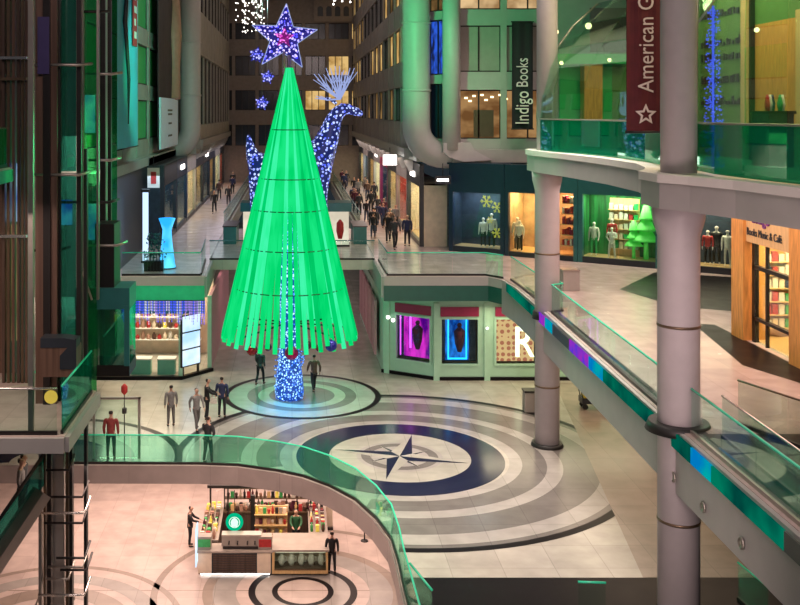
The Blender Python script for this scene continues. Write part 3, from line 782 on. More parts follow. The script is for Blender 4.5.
# bookshop block on the right with orange wood pilasters
BX = 15.35
t = thing('bookshop_entrance', 'orange wood bookshop entrance with purple and dark lettering', 'shopfront', (BX, 30.4, Z2))
def bw(name, mat, y0, y1, z0, z1, x0=0, x1=.5): return MB([mat]).box(x0, x1, y0-30.4, y1-30.4, z0, z1).build(name, None, t)
bw('pilaster', 'orange_wood', 33.7, 34.6, 0, 5, -.15, .6); bw('pilaster', 'orange_wood', 29.9, 30.6, 0, 5, -.15, .6); bw('pilaster', 'orange_wood', 28.6, 29.3, 0, 5, -.1, .5); bw('pilaster', 'orange_wood', 26.5, 28.3, 0, 5, -.05, .5)
bw('fascia_panel', 'sand_wood', 30.6, 33.7, 3.35, 5, -.05, .4)
bw('fascia_panel', 'sand_wood', 34.6, 34.9, 0, 5, 0, 1)
bw('door_frame', 'dark_steel', 33.4, 33.6, 0, 3.3, .1, .25); bw('door_frame', 'dark_steel', 30.7, 30.85, 0, 3.3, .1, .25); bw('door_rail', 'dark_steel', 30.7, 33.6, 2.45, 2.58, .1, .25); bw('door_rail', 'dark_steel', 30.7, 33.6, .75, .85, .1, .25)
bw('door_glass', 'clear_glass', 30.85, 33.4, 0, 3.3, .16, .18)
bw('shop_back', 'display_back', 28, 35, 0, 4, 3.2, 3.3); bw('door_frame', 'dark_steel', 32.6, 32.68, 0, 3.3, .12, .22); bw('shop_side', 'orange_wood', 34.5, 34.6, 0, 4, .6, 3.2)
bw('shop_floor', 'sand_wood', 27, 34.6, 0, .02, .3, 3.2)
lettering('lettering', 'Indigo', .50, 'indigo_ink', t, (-.07, 2.2, 4.18), (R(90), 0, R(-90)), .02)
lettering('lettering', 'Books Music & Café', .36, 'dark_paint', t, (-.07, 2.0, 3.70), (R(90), 0, R(-90)), .01, .82)
la = bpy.data.lights.new('shop_lamp', 'AREA'); la.size = 2.5; la.energy = 500; la.color = (1, .66, .35)
lo = bpy.data.objects.new('shop_lamp', la); COL.objects.link(lo); lo.parent = t; lo.location = (1.8, 1.8, 3.8)
r2 = random.Random(9)
for i in range(4):
    bx = BX+1.3+(i % 2)*.8; by = 31.1+i*.65
    o = thing('book_table', ['nearest of the display tables inside the bookshop door', 'second display table inside the bookshop door', 'third display table inside the bookshop door', 'furthest display table inside the bookshop door'][i], 'display table', (bx, by, Z2+.02))
    MB(['sand_wood']).box(-.3, .3, -.25, .25, .7, .76).build('tabletop', None, o)
    for sx in (-.26, .26):
        for sy in (-.21, .21): MB(['dark_steel']).box(sx-.02, sx+.02, sy-.02, sy+.02, 0, .7).build('leg', None, o)
    for k in range(3):
        for j in range(2):
            tag(MB([r2.choice(['cloth_white', 'cloth_red', 'coat_navy', 'cloth_white', 'flake_gold'])]).box(-.07, .07, -.1, .1, 0, .05+.13*r2.random()).build('book', None, None, (bx-.19+.19*k, by-.12+.23*j, Z2+.782)),
                'book lying on a display table inside the bookshop', 'book', 'books on the bookshop tables')
bs = thing('bookcase', 'tall bookcase of bright book covers behind the bookshop door', 'bookcase', (BX+1.0, 34.1, Z2+.02))
MB(['sand_wood']).box(-.9, 1.9, .2, .26, 0, 2.8).build('back', None, bs)
for k in range(6): MB(['sand_wood']).box(-.9, 1.9, -.1, .2, .3+.45*k, .33+.45*k).build('shelf', None, bs)
for k in range(6):
    for j in range(12):
        h = r2.uniform(.24, .38)
        tag(MB([r2.choice(['cloth_white', 'cloth_red', 'coat_navy', 'cream_print', 'flake_gold', 'cloth_white', 'cloth_green', 'display_cream'])]).box(-.09, .09, 0, .12, 0, h).build('book', None, None, (BX+.22+.225*j, 34.08, Z2+.352+.45*k)),
            'book in the bookcase behind the bookshop door', 'book', 'books in the bookshop bookcase')
m = MB(['orange_wood']); m.box(BX, BX+.4, 17, 26.4, Z2, 10.3); struct(m.build('wall_bookshop'))

# walkway shops in the far galleria, both sides
specs = [('display_cream', (1, .72, .45), 90, 'white_lamp'), ('display_red', (1, .5, .3), 60, None), ('display_back', (1, .75, .45), 80, 'white_lamp'), ('display_dark', (.6, .7, 1), 40, 'cool_panel'), ('display_cream', (1, .85, .65), 80, 'white_lamp'), ('display_back', (1, .6, .3), 60, None), ('display_dark', (.9, .9, 1), 60, 'white_lamp'), ('display_cream', (1, .7, .4), 60, None)]
onum = ['first', 'second', 'third', 'fourth', 'fifth', 'sixth', 'seventh', 'eighth']
for i, (bk, lc, pw, sg) in enumerate(specs):
    y0 = 57.2+i*6.5
    shop('%s shopfront from the near end of the crowded right walkway' % onum[i], (7.3, y0), (7.3, y0+6.4), 1, flip=True, frame=['dark_paint', 'facade_stone', 'dark_paint', 'magenta_paint', 'facade_stone', 'dark_paint', 'facade_stone', 'dark_paint'][i], back=bk, light=lc, power=pw*3.2, sign=(sg if i in (0, 2, 4) else None), dep=1.5, H=4.7)
for i, (bk, lc, pw, sg) in enumerate([specs[k] for k in (3, 6, 0, 2, 3, 5, 4, 1)]):
    y0 = 58+i*6.4
    shop('%s shopfront from the near end of the left walkway' % onum[i], (-7.4, y0), (-7.4, y0+6.3), 1, frame=['dark_paint', 'navy_paint', 'facade_left_paint', 'dark_paint'][i % 4], back=bk, light=lc, power=pw*1.6, sign=(sg if i in (1, 4) else None), dep=1.5, H=4.6)
m = MB(['dark_paint', 'navy_paint']); m.box(-8.6, -8.4, 42, 58, 5.3, 10); struct(m.build('wall_left_arcade'))
t = thing('lit_pillar', 'tall white glowing pillar on the left walkway before the dark shops', 'light pillar', (-7.5, 51.2, Z2))
MB(['cool_panel']).box(-.13, .13, -.13, .13, .1, 3.6).build('light_tube', None, t); MB(['dark_steel']).box(-.2, .2, -.2, .2, 0, .1).build('base', None, t); MB(['dark_steel']).box(-.2, .2, -.2, .2, 3.6, 3.75).build('cap', None, t)
t = thing('wall_sign', 'small red and white sign hung by the left walkway pillar', 'sign', (-6.95, 50.2, 9.2))
MB(['white_paint']).box(-.3, .3, -.05, .05, 0, 1).build('board', None, t); MB(['cloth_red']).box(-.12, .14, -.08, -.055, .2, .8).build('red_mark', None, t); MB(['dark_steel']).tube([(0, 0, 1), (0, 0, 1.6)], .02, 6).build('hanger', None, t)
glow('vase_light', (.02, .35, 1.0), 1.6, col2=(.15, .7, 1), scale=.9, stretch=(1, 1, .6))
t = thing('light_sculpture', 'blue glowing waisted light sculpture on the left walkway', 'light sculpture', on(167, 268, Z2))
MB(['vase_light']).lathe([(.44, .05), (.40, .2), (.26, 1.3), (.22, 1.9), (.34, 2.25), (.42, 2.45), (.36, 2.46)], seg=16).build('glowing_body', None, t); MB(['dark_steel']).lathe([(.46, 0), (.46, .05)], seg=16).build('base', None, t)
t = thing('planter', 'black railed planter with a dark shrub beside the blue light sculpture', 'planter', on(154, 271, Z2))
m = MB(['dark_steel'])
for k in range(7): m.bar((-.45+.15*k, -.2, 0), (-.45+.15*k, -.2, .85), .03)
m.bar((-.48, -.2, .85), (.48, -.2, .85), .04); m.box(-.45, .45, -.15, .3, 0, .5); m.build('railed_box', None, t)
m = MB(['teal_paint']); rb = random.Random(2)
for k in range(120):
    p = Vector((rb.gauss(0, .2), rb.gauss(.05, .12), .6+rb.random()*1.2)); d = Vector((rb.gauss(0, 1), rb.gauss(0, 1), rb.gauss(.4, 1))).normalized()*.16; n = d.cross(Vector((rb.random(), 1, 0))).normalized()*.05
    m.poly([p, p+d*.5+n, p+d, p+d*.5-n])
m.build('foliage', None, t)

# ============================================================ GROUND-FLOOR PAVILIONS
glow('poster_magenta', (.10, .0, .25), 1.0, col2=(1.0, .03, .75), scale=1.3, stretch=(2.2, 2.2, .6))
glow('poster_blue', (.0, .03, .25), 1.0, col2=(.02, .25, 1.0), scale=1.6, stretch=(2.2, 2.2, .7))
glow('blue_tube', (.02, .45, 1), 2.5); glow('violet_tube', (.8, .1, 1), 2.0); glow('sign_white', (1, .93, .6), 2.6)
def dots_mat(name, a, b, s, sc_=3.2):
    m, nt, out = new_mat(name)
    tc = nt.nodes.new('ShaderNodeTexCoord'); vo = nt.nodes.new('ShaderNodeTexVoronoi'); vo.inputs['Scale'].default_value = sc_; vo.inputs['Randomness'].default_value = .25
    lt = nt.nodes.new('ShaderNodeMath'); lt.operation = 'LESS_THAN'; lt.inputs[1].default_value = .42
    mx = nt.nodes.new('ShaderNodeMix'); mx.data_type = 'RGBA'; mx.inputs['A'].default_value = (*a, 1); mx.inputs['B'].default_value = (*b, 1)
    e = nt.nodes.new('ShaderNodeEmission'); e.inputs[1].default_value = s
    nt.links.new(tc.outputs['Object'], vo.inputs['Vector']); nt.links.new(vo.outputs['Distance'], lt.inputs[0]); nt.links.new(lt.outputs[0], mx.inputs['Factor'])
    nt.links.new(mx.outputs['Result'], e.inputs[0]); nt.links.new(e.outputs[0], out.inputs[0]); MATS[name] = m
dots_mat('patterned_panel', (.95, .55, .26), (.55, .17, .10), 1.0, 3.6)
principled('magenta_header', (.30, .012, .07), .4)
def pav_bay(par, A, B, u0, u1, z0, z1, kind):
    """one recessed display window of the pavilion wall"""
    M, L = frame_of(A, B)
    def b(nm, mat, x0, x1, y0, y1, za, zb, p=par):
        m = MB([mat]); m.M = M; m.box(x0, x1, y0, y1, za, zb); return m.build(nm, None, p)
    fr = MB(['mint_paint']); fr.M = M
    for x0, x1, za, zb in ((u0-.1, u1+.1, z0-.1, z0), (u0-.1, u1+.1, z1, z1+.1), (u0-.1, u0, z0, z1), (u1, u1+.1, z0, z1)): fr.box(x0, x1, -.08, .15, za, zb)
    w = fr.build('display_window', None, par)
    b('pane', 'clear_glass', u0, u1, .05, .06, z0, z1, w)
    W = u1-u0
    bk = 'patterned_panel' if kind == 'letter' else 'display_dark'
    b('recess', bk, u0, u1, .5, .55, z0, z1, w)
    if kind in ('magenta', 'blue'):
        c0, c1 = (u0+W*.12, u1-W*.12) if kind == 'magenta' else (u0+W*.14, u1-W*.2)
        b('lit_poster', 'poster_'+kind, c0, c1, .4, .46, z0+.08, z1-.05, w)
        tb = 'blue_tube' if kind == 'blue' else 'violet_tube'
        q = MB([tb]); q.M = M
        if kind == 'blue':
            for x0, x1, za, zb in ((c0+.1, c1-.1, z0+.12, z0+.2), (c0+.1, c0+.17, z0+.12, z1-.1), (c1-.17, c1-.1, z0+.12, z1-.1)): q.box(x0, x1, .33, .38, za, zb)
        else: q.box(c0+.32, c0+.42, .33, .38, z0+.5, z1-.1); q.box(u0+.02, u0+.07, .33, .38, z0+.1, z1-.05)
        q.build('light_tube', None, w)
        m = MB(['coat_burgundy']); m.M = M; cx = (c0+c1)/2+.1
        m.tube([(cx, .3, z0+.5), (cx, .3, z0+.9), (cx, .3, z0+1.5), (cx, .3, z1-.45)], [.1, .22, .28, .08], 10); m.ball((cx, .3, z1-.35), .12, 10); m.build('figure_cutout', None, w)
pv = thing('display_kiosk', 'mint green kiosk with magenta, blue and lettered display windows', 'kiosk', (0, 0, 0))
PA, PB_, PC = (4.55, 50.0), (7.0, 48.5), (16.5, 48.5)
def pav_wall(par, A, B, opens, ztop, nm='wall_panel', mats=('mint_paint', 'green_paint', 'black_granite')):
    M, L = frame_of(A, B)
    m = MB([mats[0]]); m.M = M
    xs = [0]+[x for o in opens for x in o[:2]]+[L]
    for i in range(0, len(xs), 2):
        if xs[i+1]-xs[i] > .01: m.box(xs[i], xs[i+1], 0, .15, 0, ztop)
    for a, b_, z0, z1 in opens: m.box(a, b_, 0, .15, 0, z0); m.box(a, b_, 0, .15, z1, ztop)
    m.build(nm, None, par)
    m = MB([mats[2]]); m.M = M; m.box(-.05, L+.05, -.1, .1, .002, .16); m.build('skirting', None, par)
    return L
L = pav_wall(pv, PA, PB_, [(.75, 2.55, .8, 2.95)], 4.3)
pav_bay(pv, PA, PB_, .75, 2.55, .8, 2.95, 'magenta')
L = pav_wall(pv, PB_, PC, [(.25, 2.0, .8, 2.95), (2.9, 4.85, .8, 2.95)], 4.3)
pav_bay(pv, PB_, PC, .25, 2.0, .8, 2.95, 'blue'); pav_bay(pv, PB_, PC, 2.9, 4.85, .8, 2.95, 'letter')
for A, B, u0, u1 in ((PA, PB_, .7, 2.6), (PB_, PC, .2, 2.05), (PB_, PC, 2.85, 4.9)):
    M, _ = frame_of(A, B); m = MB(['magenta_header']); m.M = M; m.box(u0, u1, -.1, 0, 3.1, 3.55); m.build('header_panel', None, pv)
M, _ = frame_of(PB_, PC)
me = text_mb('R', 2.0, 'sign_white', .10)
o = bpy.data.objects.new('letter_sign', me); COL.objects.link(o); o.location = (7.0+3.95+.35, 48.5+.30, 1.7); o.rotation_euler = (R(90), 0, 0); o.scale = (.85, 1.05, 1)
tag(o, 'large white glowing letter R standing in the patterned window', 'letter sign')
m = MB(['mint_paint']); m.M = frame_of((4.35, 64), PA)[0]; 
m.box(0, 14, 0, .15, 0, 3.75); m.build('side_wall', None, pv)
principled('pink_panel', (.55, .30, .33), .5)
for k in range(5): MB(['pink_panel']).box(4.25, 4.36, 51.5+2.4*k, 53.4+2.4*k, .5, 3.3).build('side_panel', None, pv)
def lampspot(label, p, r=.09, mat='white_lamp', rx=90, nm='wall_lamp'):
    t = thing(nm, label, 'lamp', p)
    MB([mat]).ball((0, -.05, 0), r, 10).build('bulb', None, t); MB(['dark_steel']).box(-.05, .05, .0, .05, -.06, .06).build('bracket', None, t)
    return t
lampspot('small bright wall lamp at the left corner of the mint kiosk, upper one', at(388, 317, 49.8)); lampspot('small bright wall lamp on the left corner of the mint kiosk, right one', at(393, 320, 49.4)); lampspot('white wall lamp on the mint post between blue and patterned windows', at(487, 328, 48.3), .06)
# posts on the kiosk
for A, B, u in ((PA, PB_, .25), (PB_, PC, 0), (PB_, PC, 2.45)):
    m = MB(['mint_paint']); m.M = frame_of(A, B)[0]; m.box(u-.14, u+.14, -.12, .05, 0, 3.75); m.build('post', None, pv)
tag(pv)

# left kiosk
lk = thing('gift_kiosk', 'brightly lit open kiosk under a curtain of violet icicle lights', 'kiosk', (0, 0, 0))
QA, QB, QC = (-10.2, 48.6), (-5.4, 48.6), (-4.05, 50.2)
for A, B in ((QA, QB), (QB, QC)):
    M, L = frame_of(A, B); m = MB(['black_granite']); m.M = M; m.box(-.05, L+.05, -.1, .1, .002, .16); m.build('skirting', None, lk)
MB(['ivory_stone']).prism([(-10.2, 48.7), (-5.45, 48.7), (-4.1, 50.25), (-4.1, 56), (-10.2, 56)], .003, .12).build('kiosk_floor', None, lk)
glow('shop_glow', (1, .78, .48), .9, col2=(1, .95, .8), scale=1.4)
MB(['display_cream']).box(-10.2, -4.2, 53.5, 53.6, 0, 4.6).build('back_wall', None, lk)
MB(['pink_panel']).box(-4.2, -4.05, 50.4, 64, 0, 3.75).build('side_wall', None, lk)
for x, y in ((-10.1, 48.8), (-5.42, 48.75), (-4.15, 50.35)): MB(['mint_paint']).box(x-.1, x+.1, y-.1, y+.1, 0, 3.75).build('post', None, lk)
for k, (x0, x1, z0, z1) in enumerate(((-7.95, -6.95, 0, .72), (-6.6, -5.75, 0, .72), (-7.9, -6.0, .9, 1.0))):
    o = thing('sales_counter', ['left green-fronted counter of the gift kiosk', 'right green-fronted counter of the gift kiosk', ''][k], 'counter', ((x0+x1)/2, 49.3, .12)) if k < 2 else None
    if o:
        w = (x1-x0)/2; MB(['green_paint']).box(-w, w, -.25, .3, 0, z1).build('front', None, o); MB(['white_paint']).box(-w-.03, w+.03, -.3, .35, z1, z1+.06).build('worktop', None, o)
r3 = random.Random(12)
for row, (yy, zz) in enumerate(((52.9, 1.0), (52.9, 1.6), (52.9, 2.2), (52.9, 2.8))):
    MB(['white_paint']).box(-8.9, -4.8, yy-.2, yy+.25, zz-.04, zz).build('shelf', None, lk)
    for j in range(14):
        h = r3.uniform(.2, .42)
        tag(MB([r3.choice(['cloth_red', 'display_cream', 'cloth_white', 'skin', 'coat_brown', 'flake_gold'])]).lathe([(.1, 0), (.11, h*.6), (.05, h*.9), (.04, h)], seg=8).build('shelf_goods', None, None, (-8.75+j*.29, yy, zz+.002)),
            'small item on the back shelves of the bright gift kiosk', 'goods', 'goods on the kiosk back shelves')
glow('blue_white_panel', (.45, .72, 1), 1.25, col2=(.85, .95, 1), scale=.7)
t = thing('menu_lightbox', 'tall blue-white lightbox of three panels at the kiosk corner', 'lightbox', (-4.95, 49.05, 0), R(48))
MB(['dark_steel']).box(-.62, .62, .0, .1, .55, 3.1).build('frame', None, t)
for z in (.62, 1.45, 2.28): MB(['blue_white_panel']).box(-.56, .56, -.04, 0, z, z+.75).build('lit_panel', None, t)
for sx in (-.5, .5): MB(['dark_steel']).box(sx-.04, sx+.04, 0, .1, .002, .55).build('leg', None, t)
t = thing('icicle_light_curtain', 'curtain of violet and blue icicle lights under the green left fascia', 'string lights', (-8.0, 46.75, 4.2))
glow('icicle_blue', (.08, .12, 1.0), 1.6); glow('icicle_violet', (.45, .30, 1.0), 1.3); glow('icicle_white', (.75, .75, 1.0), 1.3)
r4 = random.Random(5)
for k in range(62):
    x = .05+k*.063; L = r4.uniform(.45, 1.15); y = r4.uniform(-.06, .1)
    m = MB([r4.choice(['icicle_blue', 'icicle_blue', 'icicle_violet', 'icicle_white'])])
    m.tube([(x, y, 0), (x, y, -L)], .008, 4)
    z = -.06
    while z > -L: m.box(x-.018, x+.018, y-.018, y+.018, z-.03, z); z -= .13
    m.build('light_strand', None, t)
MB(['dark_steel']).box(0, 3.9, -.08, .12, -.02, 0).build('cable', None, t)
tag(MB(['teal_paint']).box(-.05, 3.9, .2, .3, -.66, 0).build('valance', None, None, (-8.0, 46.75, 4.19)), 'dark valance strip behind the violet icicle lights', 'valance')
def areal(name, loc, size, power, col, rot=(0, 0, 0), sy=None, spread=None):
    la = bpy.data.lights.new(name, 'AREA'); la.shape = 'RECTANGLE'; la.size = size; la.size_y = sy or size; la.energy = power; la.color = col
    if spread: la.spread = R(spread)
    o = bpy.data.objects.new(name, la); COL.objects.link(o); o.location = loc; o.rotation_euler = [R(a) for a in rot]; return o
areal('kiosk_lamp', (-7.2, 51.2, 4.4), 5, 420, (1, .86, .62), sy=3)
areal('kiosk_side_lamp', (-3.2, 57, 4.5), 8, 60, (1, .6, .6), sy=1)
# ============================================================ THE TREE
TX, TY = -.12, 45.5
tree = thing('light_tree', 'towering cone-shaped tree of glowing green tubes', 'christmas tree', (TX, TY, 0))
principled('hoop_green', (.0, .12, .03), .6)
NT = 56
zb, za, rb0 = 2.75, 15.0, 3.02
r5 = random.Random(8)
for k in range(NT):
    a = 2*PI*k/NT+.02; c, s_ = math.cos(a), math.sin(a)
    dz = .22*(k % 2)-.05+r5.uniform(-.05, .05)
    pts, rs = [], []
    for i in range(9):
        f = i/8; z = za+(zb+dz-za)*f; r = .12+(rb0-.12)*f
        pts.append((r*c, r*s_, z)); rs.append(.055+.045*min(1, f*1.5))
    m = MB([r5.choice(['tree_green', 'tree_green', 'tree_green_deep', 'tree_green_pale'])]); m.tube(pts, rs, 8); m.build('light_tube', None, tree)
for z in (12.2, 10.0, 8.6, 6.9, 5.1):
    r = .12+(rb0-.12)*(za-z)/(za-zb)
    m = MB(['hoop_green']); m.tube([((r+.04)*math.cos(a), (r+.09)*math.sin(a), z) for a in [2*PI*i/48 for i in range(49)]], .025, 6, caps=False); m.build('hoop', None, tree)
m = MB(['trunk_lights']); m.lathe([(.62, .02), (.66, .3), (.60, 1.0), (.48, 1.8), (.42, 2.6), (.44, 5), (.36, 8), (.22, 10.5), (.08, 13)], seg=24); m.build('trunk', None, tree)
m = MB(['trunk_lights']);
for k in range(46):
    a = r5.uniform(0, 2*PI); h = r5.uniform(.2, 2.2); r = .55
    p = Vector((r*math.cos(a), r*math.sin(a), h)); d = Vector((math.cos(a+1.2), math.sin(a+1.2), r5.uniform(-.5, .5))).normalized()*.3
    m.tube([p-d*.6, p+Vector((math.cos(a), math.sin(a), 0))*.14, p+d*.6], .028, 5)
m.build('light_loops', None, tree)['kind'] = 'stuff'
MB(['steel']).lathe([(.12, 12.6), (.10, 15.6)], seg=10).build('mast', None, tree)
for k in range(8):
    a = 2*PI*k/8; MB(['dark_steel']).bar((.45*math.cos(a), .45*math.sin(a), 3.4), (2.8*math.cos(a), 2.8*math.sin(a), 3.2), .06).build('spoke', None, tree)

st = thing('star_topper', 'large five-pointed star of violet and magenta lights on the tree top', 'star', (at(284, 40, 45.5).x, 45.5, at(284, 38, 45.5).z))
def star3d(m, r0, r1, d, ph=90, c=(0, 0, 0), n=5):
    P = [Vector((c[0]+(r0 if i % 2 == 0 else r1)*math.cos(R(ph+i*180/n)), c[1], c[2]+(r0 if i % 2 == 0 else r1)*math.sin(R(ph+i*180/n)))) for i in range(2*n)]
    f_, b_ = Vector(c)+Vector((0, -d, 0)), Vector(c)+Vector((0, d, 0))
    for i in range(2*n):
        m.poly([f_, P[i], P[(i+1) % (2*n)]]); m.poly([b_, P[(i+1) % (2*n)], P[i]])
    return m
star3d(MB(['star_blue']), 1.55, .64, .42, 86).build('outer_star', None, st)
star3d(MB(['star_magenta']), .92, .40, .62, 86).build('inner_star', None, st)
m = MB(['antler_glow'])
for i in range(10):
    P = [((1.57 if i % 2 == 0 else .66)*math.cos(R(86+i*36)), 0, (1.57 if i % 2 == 0 else .66)*math.sin(R(86+i*36))) for i in (i, i+1)]
    m.bar(P[0], P[1], .035)
m.build('edge_tube', None, st)
MB(['steel']).lathe([(.06, -1.4), (.06, -.5)], seg=8).build('stem', None, st)
for px, py, r, Y, lab in ((257, 55, .42, 46.5, 'uppermost small blue star ornament left of the big star'), (267.5, 77, .36, 46.5, 'middle small blue star ornament hanging left of the tree tip'), (262, 103, .38, 46.5, 'lowest small blue star ornament hanging beside the tree')):
    p = at(px, py, Y)
    t = thing('hanging_star', lab, 'star', p, 0, 'small blue star ornaments')
    star3d(MB(['flake_lights']), r, r*.5, .12, 80, n=5).build('star_body', None, t)
    star3d(MB(['flake_lights']), r*.8, r*.3, .16, 116, n=5).build('star_rays', None, t)
    MB(['steel']).tube([(0, 0, r*.9), (0, 0, 27-p.z)], .008, 4).build('wire', None, t)
for px, py, r, mt, lab in ((252, 350, .25, 'bauble_red', 'dark red bauble under the left rim of the tree'), (291.5, 353, .30, 'bauble_magenta', 'magenta bauble in front of the blue trunk'), (331, 345.5, .26, 'bauble_blue', 'dark blue bauble under the right rim of the tree'), (268, 347, .17, 'bauble_dark', 'small dark bauble right of the dark red one under the rim'), (308, 345, .17, 'bauble_dark', 'small dark bauble right of the magenta one'), (319, 348, .16, 'bauble_red', 'small red bauble left of the dark blue one')):
    if mt not in MATS: principled(mt, dict(bauble_red=(.35, .02, .03), bauble_magenta=(.55, .01, .16), bauble_blue=(.03, .03, .35), bauble_dark=(.10, .02, .05))[mt], .2, .3, var=.05)
    Y = 43.2; p = at(px, py, Y); t = thing('bauble', lab, 'bauble', p)
    m = MB([mt]); m.ball((0, 0, 0), r, 16); m.build('ball', None, t); MB(['steel']).lathe([(.05, r-.01), (.04, r+.06)], seg=8).build('cap', None, t)
    MB(['steel']).tube([(0, 0, r+.05), (0, .1, max(r+.15, 3.3-p.z))], .008, 4).build('cord', None, t)
# strings of small white lights high at the left
t = thing('ceiling_light_strings', 'cluster of tiny white light strings hanging high left of the star', 'string lights', at(250, 10, 62))
r6 = random.Random(3)
for k in range(26):
    x, y = r6.uniform(-.9, .9), r6.uniform(-.8, .8); L = r6.uniform(.2, 1.4); top = 12
    m = MB(['white_lamp']); m.use('dark_steel').tube([(x, y, -L), (x, y, 7.6)], .006, 3); m.use('white_lamp')
    z = -L
    while z < 1.4: m.box(x-.03, x+.03, y-.03, y+.03, z, z+.05); z += r6.uniform(.35, .8)
    m.build('light_string', None, t)
t = thing('roof_light_strings', 'few tiny lights hanging above the far end wall', 'string lights', at(340, 2, 75))
for k in range(7):
    x = r6.uniform(-.9, .9); z = r6.uniform(-.3, .8)
    m = MB(['white_lamp']); m.box(x-.06, x+.06, -.06, .06, z, z+.1); m.tube([(x, 0, z), (x, 0, 6)], .006, 3); m.build('light_string', None, t)

# ============================================================ SKIN-BASED FIGURES
def skinned(name, verts, edges, mat, sub=1, root=0, smooth=True):
    bm = bmesh.new(); ly = bm.verts.layers.skin.verify(); vs = []
    for i, (p, r) in enumerate(verts):
        v = bm.verts.new(p); r = r if isinstance(r, tuple) else (r, r); v[ly].radius = r; v[ly].use_root = (i == root); vs.append(v)
    for a, b in edges: bm.edges.new((vs[a], vs[b]))
    me = bpy.data.meshes.new(name); bm.to_mesh(me); bm.free()
    o = bpy.data.objects.new(name, me); COL.objects.link(o)
    k = o.modifiers.new('k', 'SKIN'); k.use_smooth_shade = True
    if sub: q = o.modifiers.new('q', 'SUBSURF'); q.levels = sub; q.render_levels = sub
    dg = bpy.context.evaluated_depsgraph_get(); dg.update()
    m2 = bpy.data.meshes.new_from_object(o.evaluated_get(dg)); m2.name = name
    bpy.data.objects.remove(o); bpy.data.meshes.remove(me)
    m2.materials.clear(); m2.materials.append(MATS[mat])
    return m2
def mobj(name, me, parent, loc=(0, 0, 0)):
    o = bpy.data.objects.new(name, me); COL.objects.link(o); o.parent = parent; o.location = loc; return o
# figures face -y; joints in metres for a 1.74 m adult
principled('apron_green', (.02, .10, .04), .7)
POSES = {
 'stand': dict(la=((-.20,0,1.42),(-.25,.02,1.13),(-.25,-.05,.88)), ra=((.20,0,1.42),(.25,.02,1.13),(.25,-.05,.88)), ll=((-.09,0,.93),(-.11,-.01,.50),(-.12,.02,.08)), rl=((.09,0,.93),(.11,-.01,.50),(.12,.02,.08)), head=0),
 'walk': dict(la=((-.20,0,1.42),(-.26,.14,1.16),(-.27,.06,.93)), ra=((.20,0,1.42),(.25,-.12,1.15),(.22,-.28,.95)), ll=((-.09,0,.93),(-.10,-.18,.52),(-.10,-.22,.09)), rl=((.09,0,.93),(.10,.02,.50),(.11,.26,.14)), head=-.02),
 'reach': dict(la=((-.20,0,1.42),(-.24,-.16,1.20),(-.15,-.42,1.12)), ra=((.20,0,1.42),(.24,-.16,1.20),(.15,-.42,1.12)), ll=((-.09,0,.93),(-.10,-.01,.50),(-.12,.02,.08)), rl=((.09,0,.93),(.12,-.02,.50),(.13,.06,.08)), head=-.05),
 'hips': dict(la=((-.20,0,1.42),(-.33,.08,1.18),(-.17,-.06,1.03)), ra=((.20,0,1.42),(.27,-.12,1.17),(.12,-.30,1.22)), ll=((-.09,0,.93),(-.15,-.01,.50),(-.19,.02,.08)), rl=((.09,0,.93),(.13,-.02,.50),(.17,.03,.08)), head=-.04),
}
def figure_meshes(key):
    q = POSES[key]; hd = q['head']
    V = [((0,0,.96),(.125,.10)), ((0,.01,1.14),(.115,.085)), ((0,.0,1.32),(.145,.10)), ((0,.01,1.45),(.09,.07)), ((0,.0+hd*.5,1.53),.052),
         ((0,-.01+hd,1.60),(.066,.075)), ((0,-.005+hd,1.68),(.078,.095)), ((0,0+hd,1.74),(.055,.07)), ((0,-.115+hd,1.635),.012), ((-.085,0+hd,1.65),.014), ((.085,0+hd,1.65),.014)]
    E = [(0,1),(1,2),(2,3),(3,4),(4,5),(5,6),(6,7),(6,8),(6,9),(6,10)]
    for arm, sg in (('la', -1), ('ra', 1)):
        s_, e, w = [Vector(x) for x in q[arm]]; n = len(V)
        d = (w-e).normalized()
        V += [(s_, .056), (s_*.5+e*.5, .048), (e, .040), (w, .026), (w+d*.07, (.036, .018))]
        E += [(2, n), (n, n+1), (n+1, n+2), (n+2, n+3), (n+3, n+4)]
        side = Vector((0, 1, 0)) if abs(d.z) > .6 else Vector((1, 0, 0))
        for f in range(4):
            b = len(V); off = side*(-.03+.02*f); L = (.055, .065, .062, .048)[f]
            V += [(w+d*.09+off, .0085), (w+d*(.09+L*.6)+off, .008), (w+d*(.09+L)+off+Vector((-sg*.012, 0, 0)), .007)]
            E += [(n+4, b), (b, b+1), (b+1, b+2)]
        b = len(V); V += [(w+d*.05-side*.045, .010), (w+d*.085-side*.062, .008)]; E += [(n+3, b), (b, b+1)]
    for leg in ('ll', 'rl'):
        h, k, a = [Vector(x) for x in q[leg]]; n = len(V)
        V += [(h-Vector((0,0,.06)), (.088,.09)), (h*.5+k*.5, .072), (k, .052), (k*.6+a*.4, .054), (a, .036), (a+Vector((0,-.10,-.045)), (.036,.026)), (a+Vector((0,-.17,-.052)), (.03,.018))]
        E += [(0, n), (n, n+1), (n+1, n+2), (n+2, n+3), (n+3, n+4), (n+4, n+5), (n+5, n+6)]
    return V, E
FIG = {}
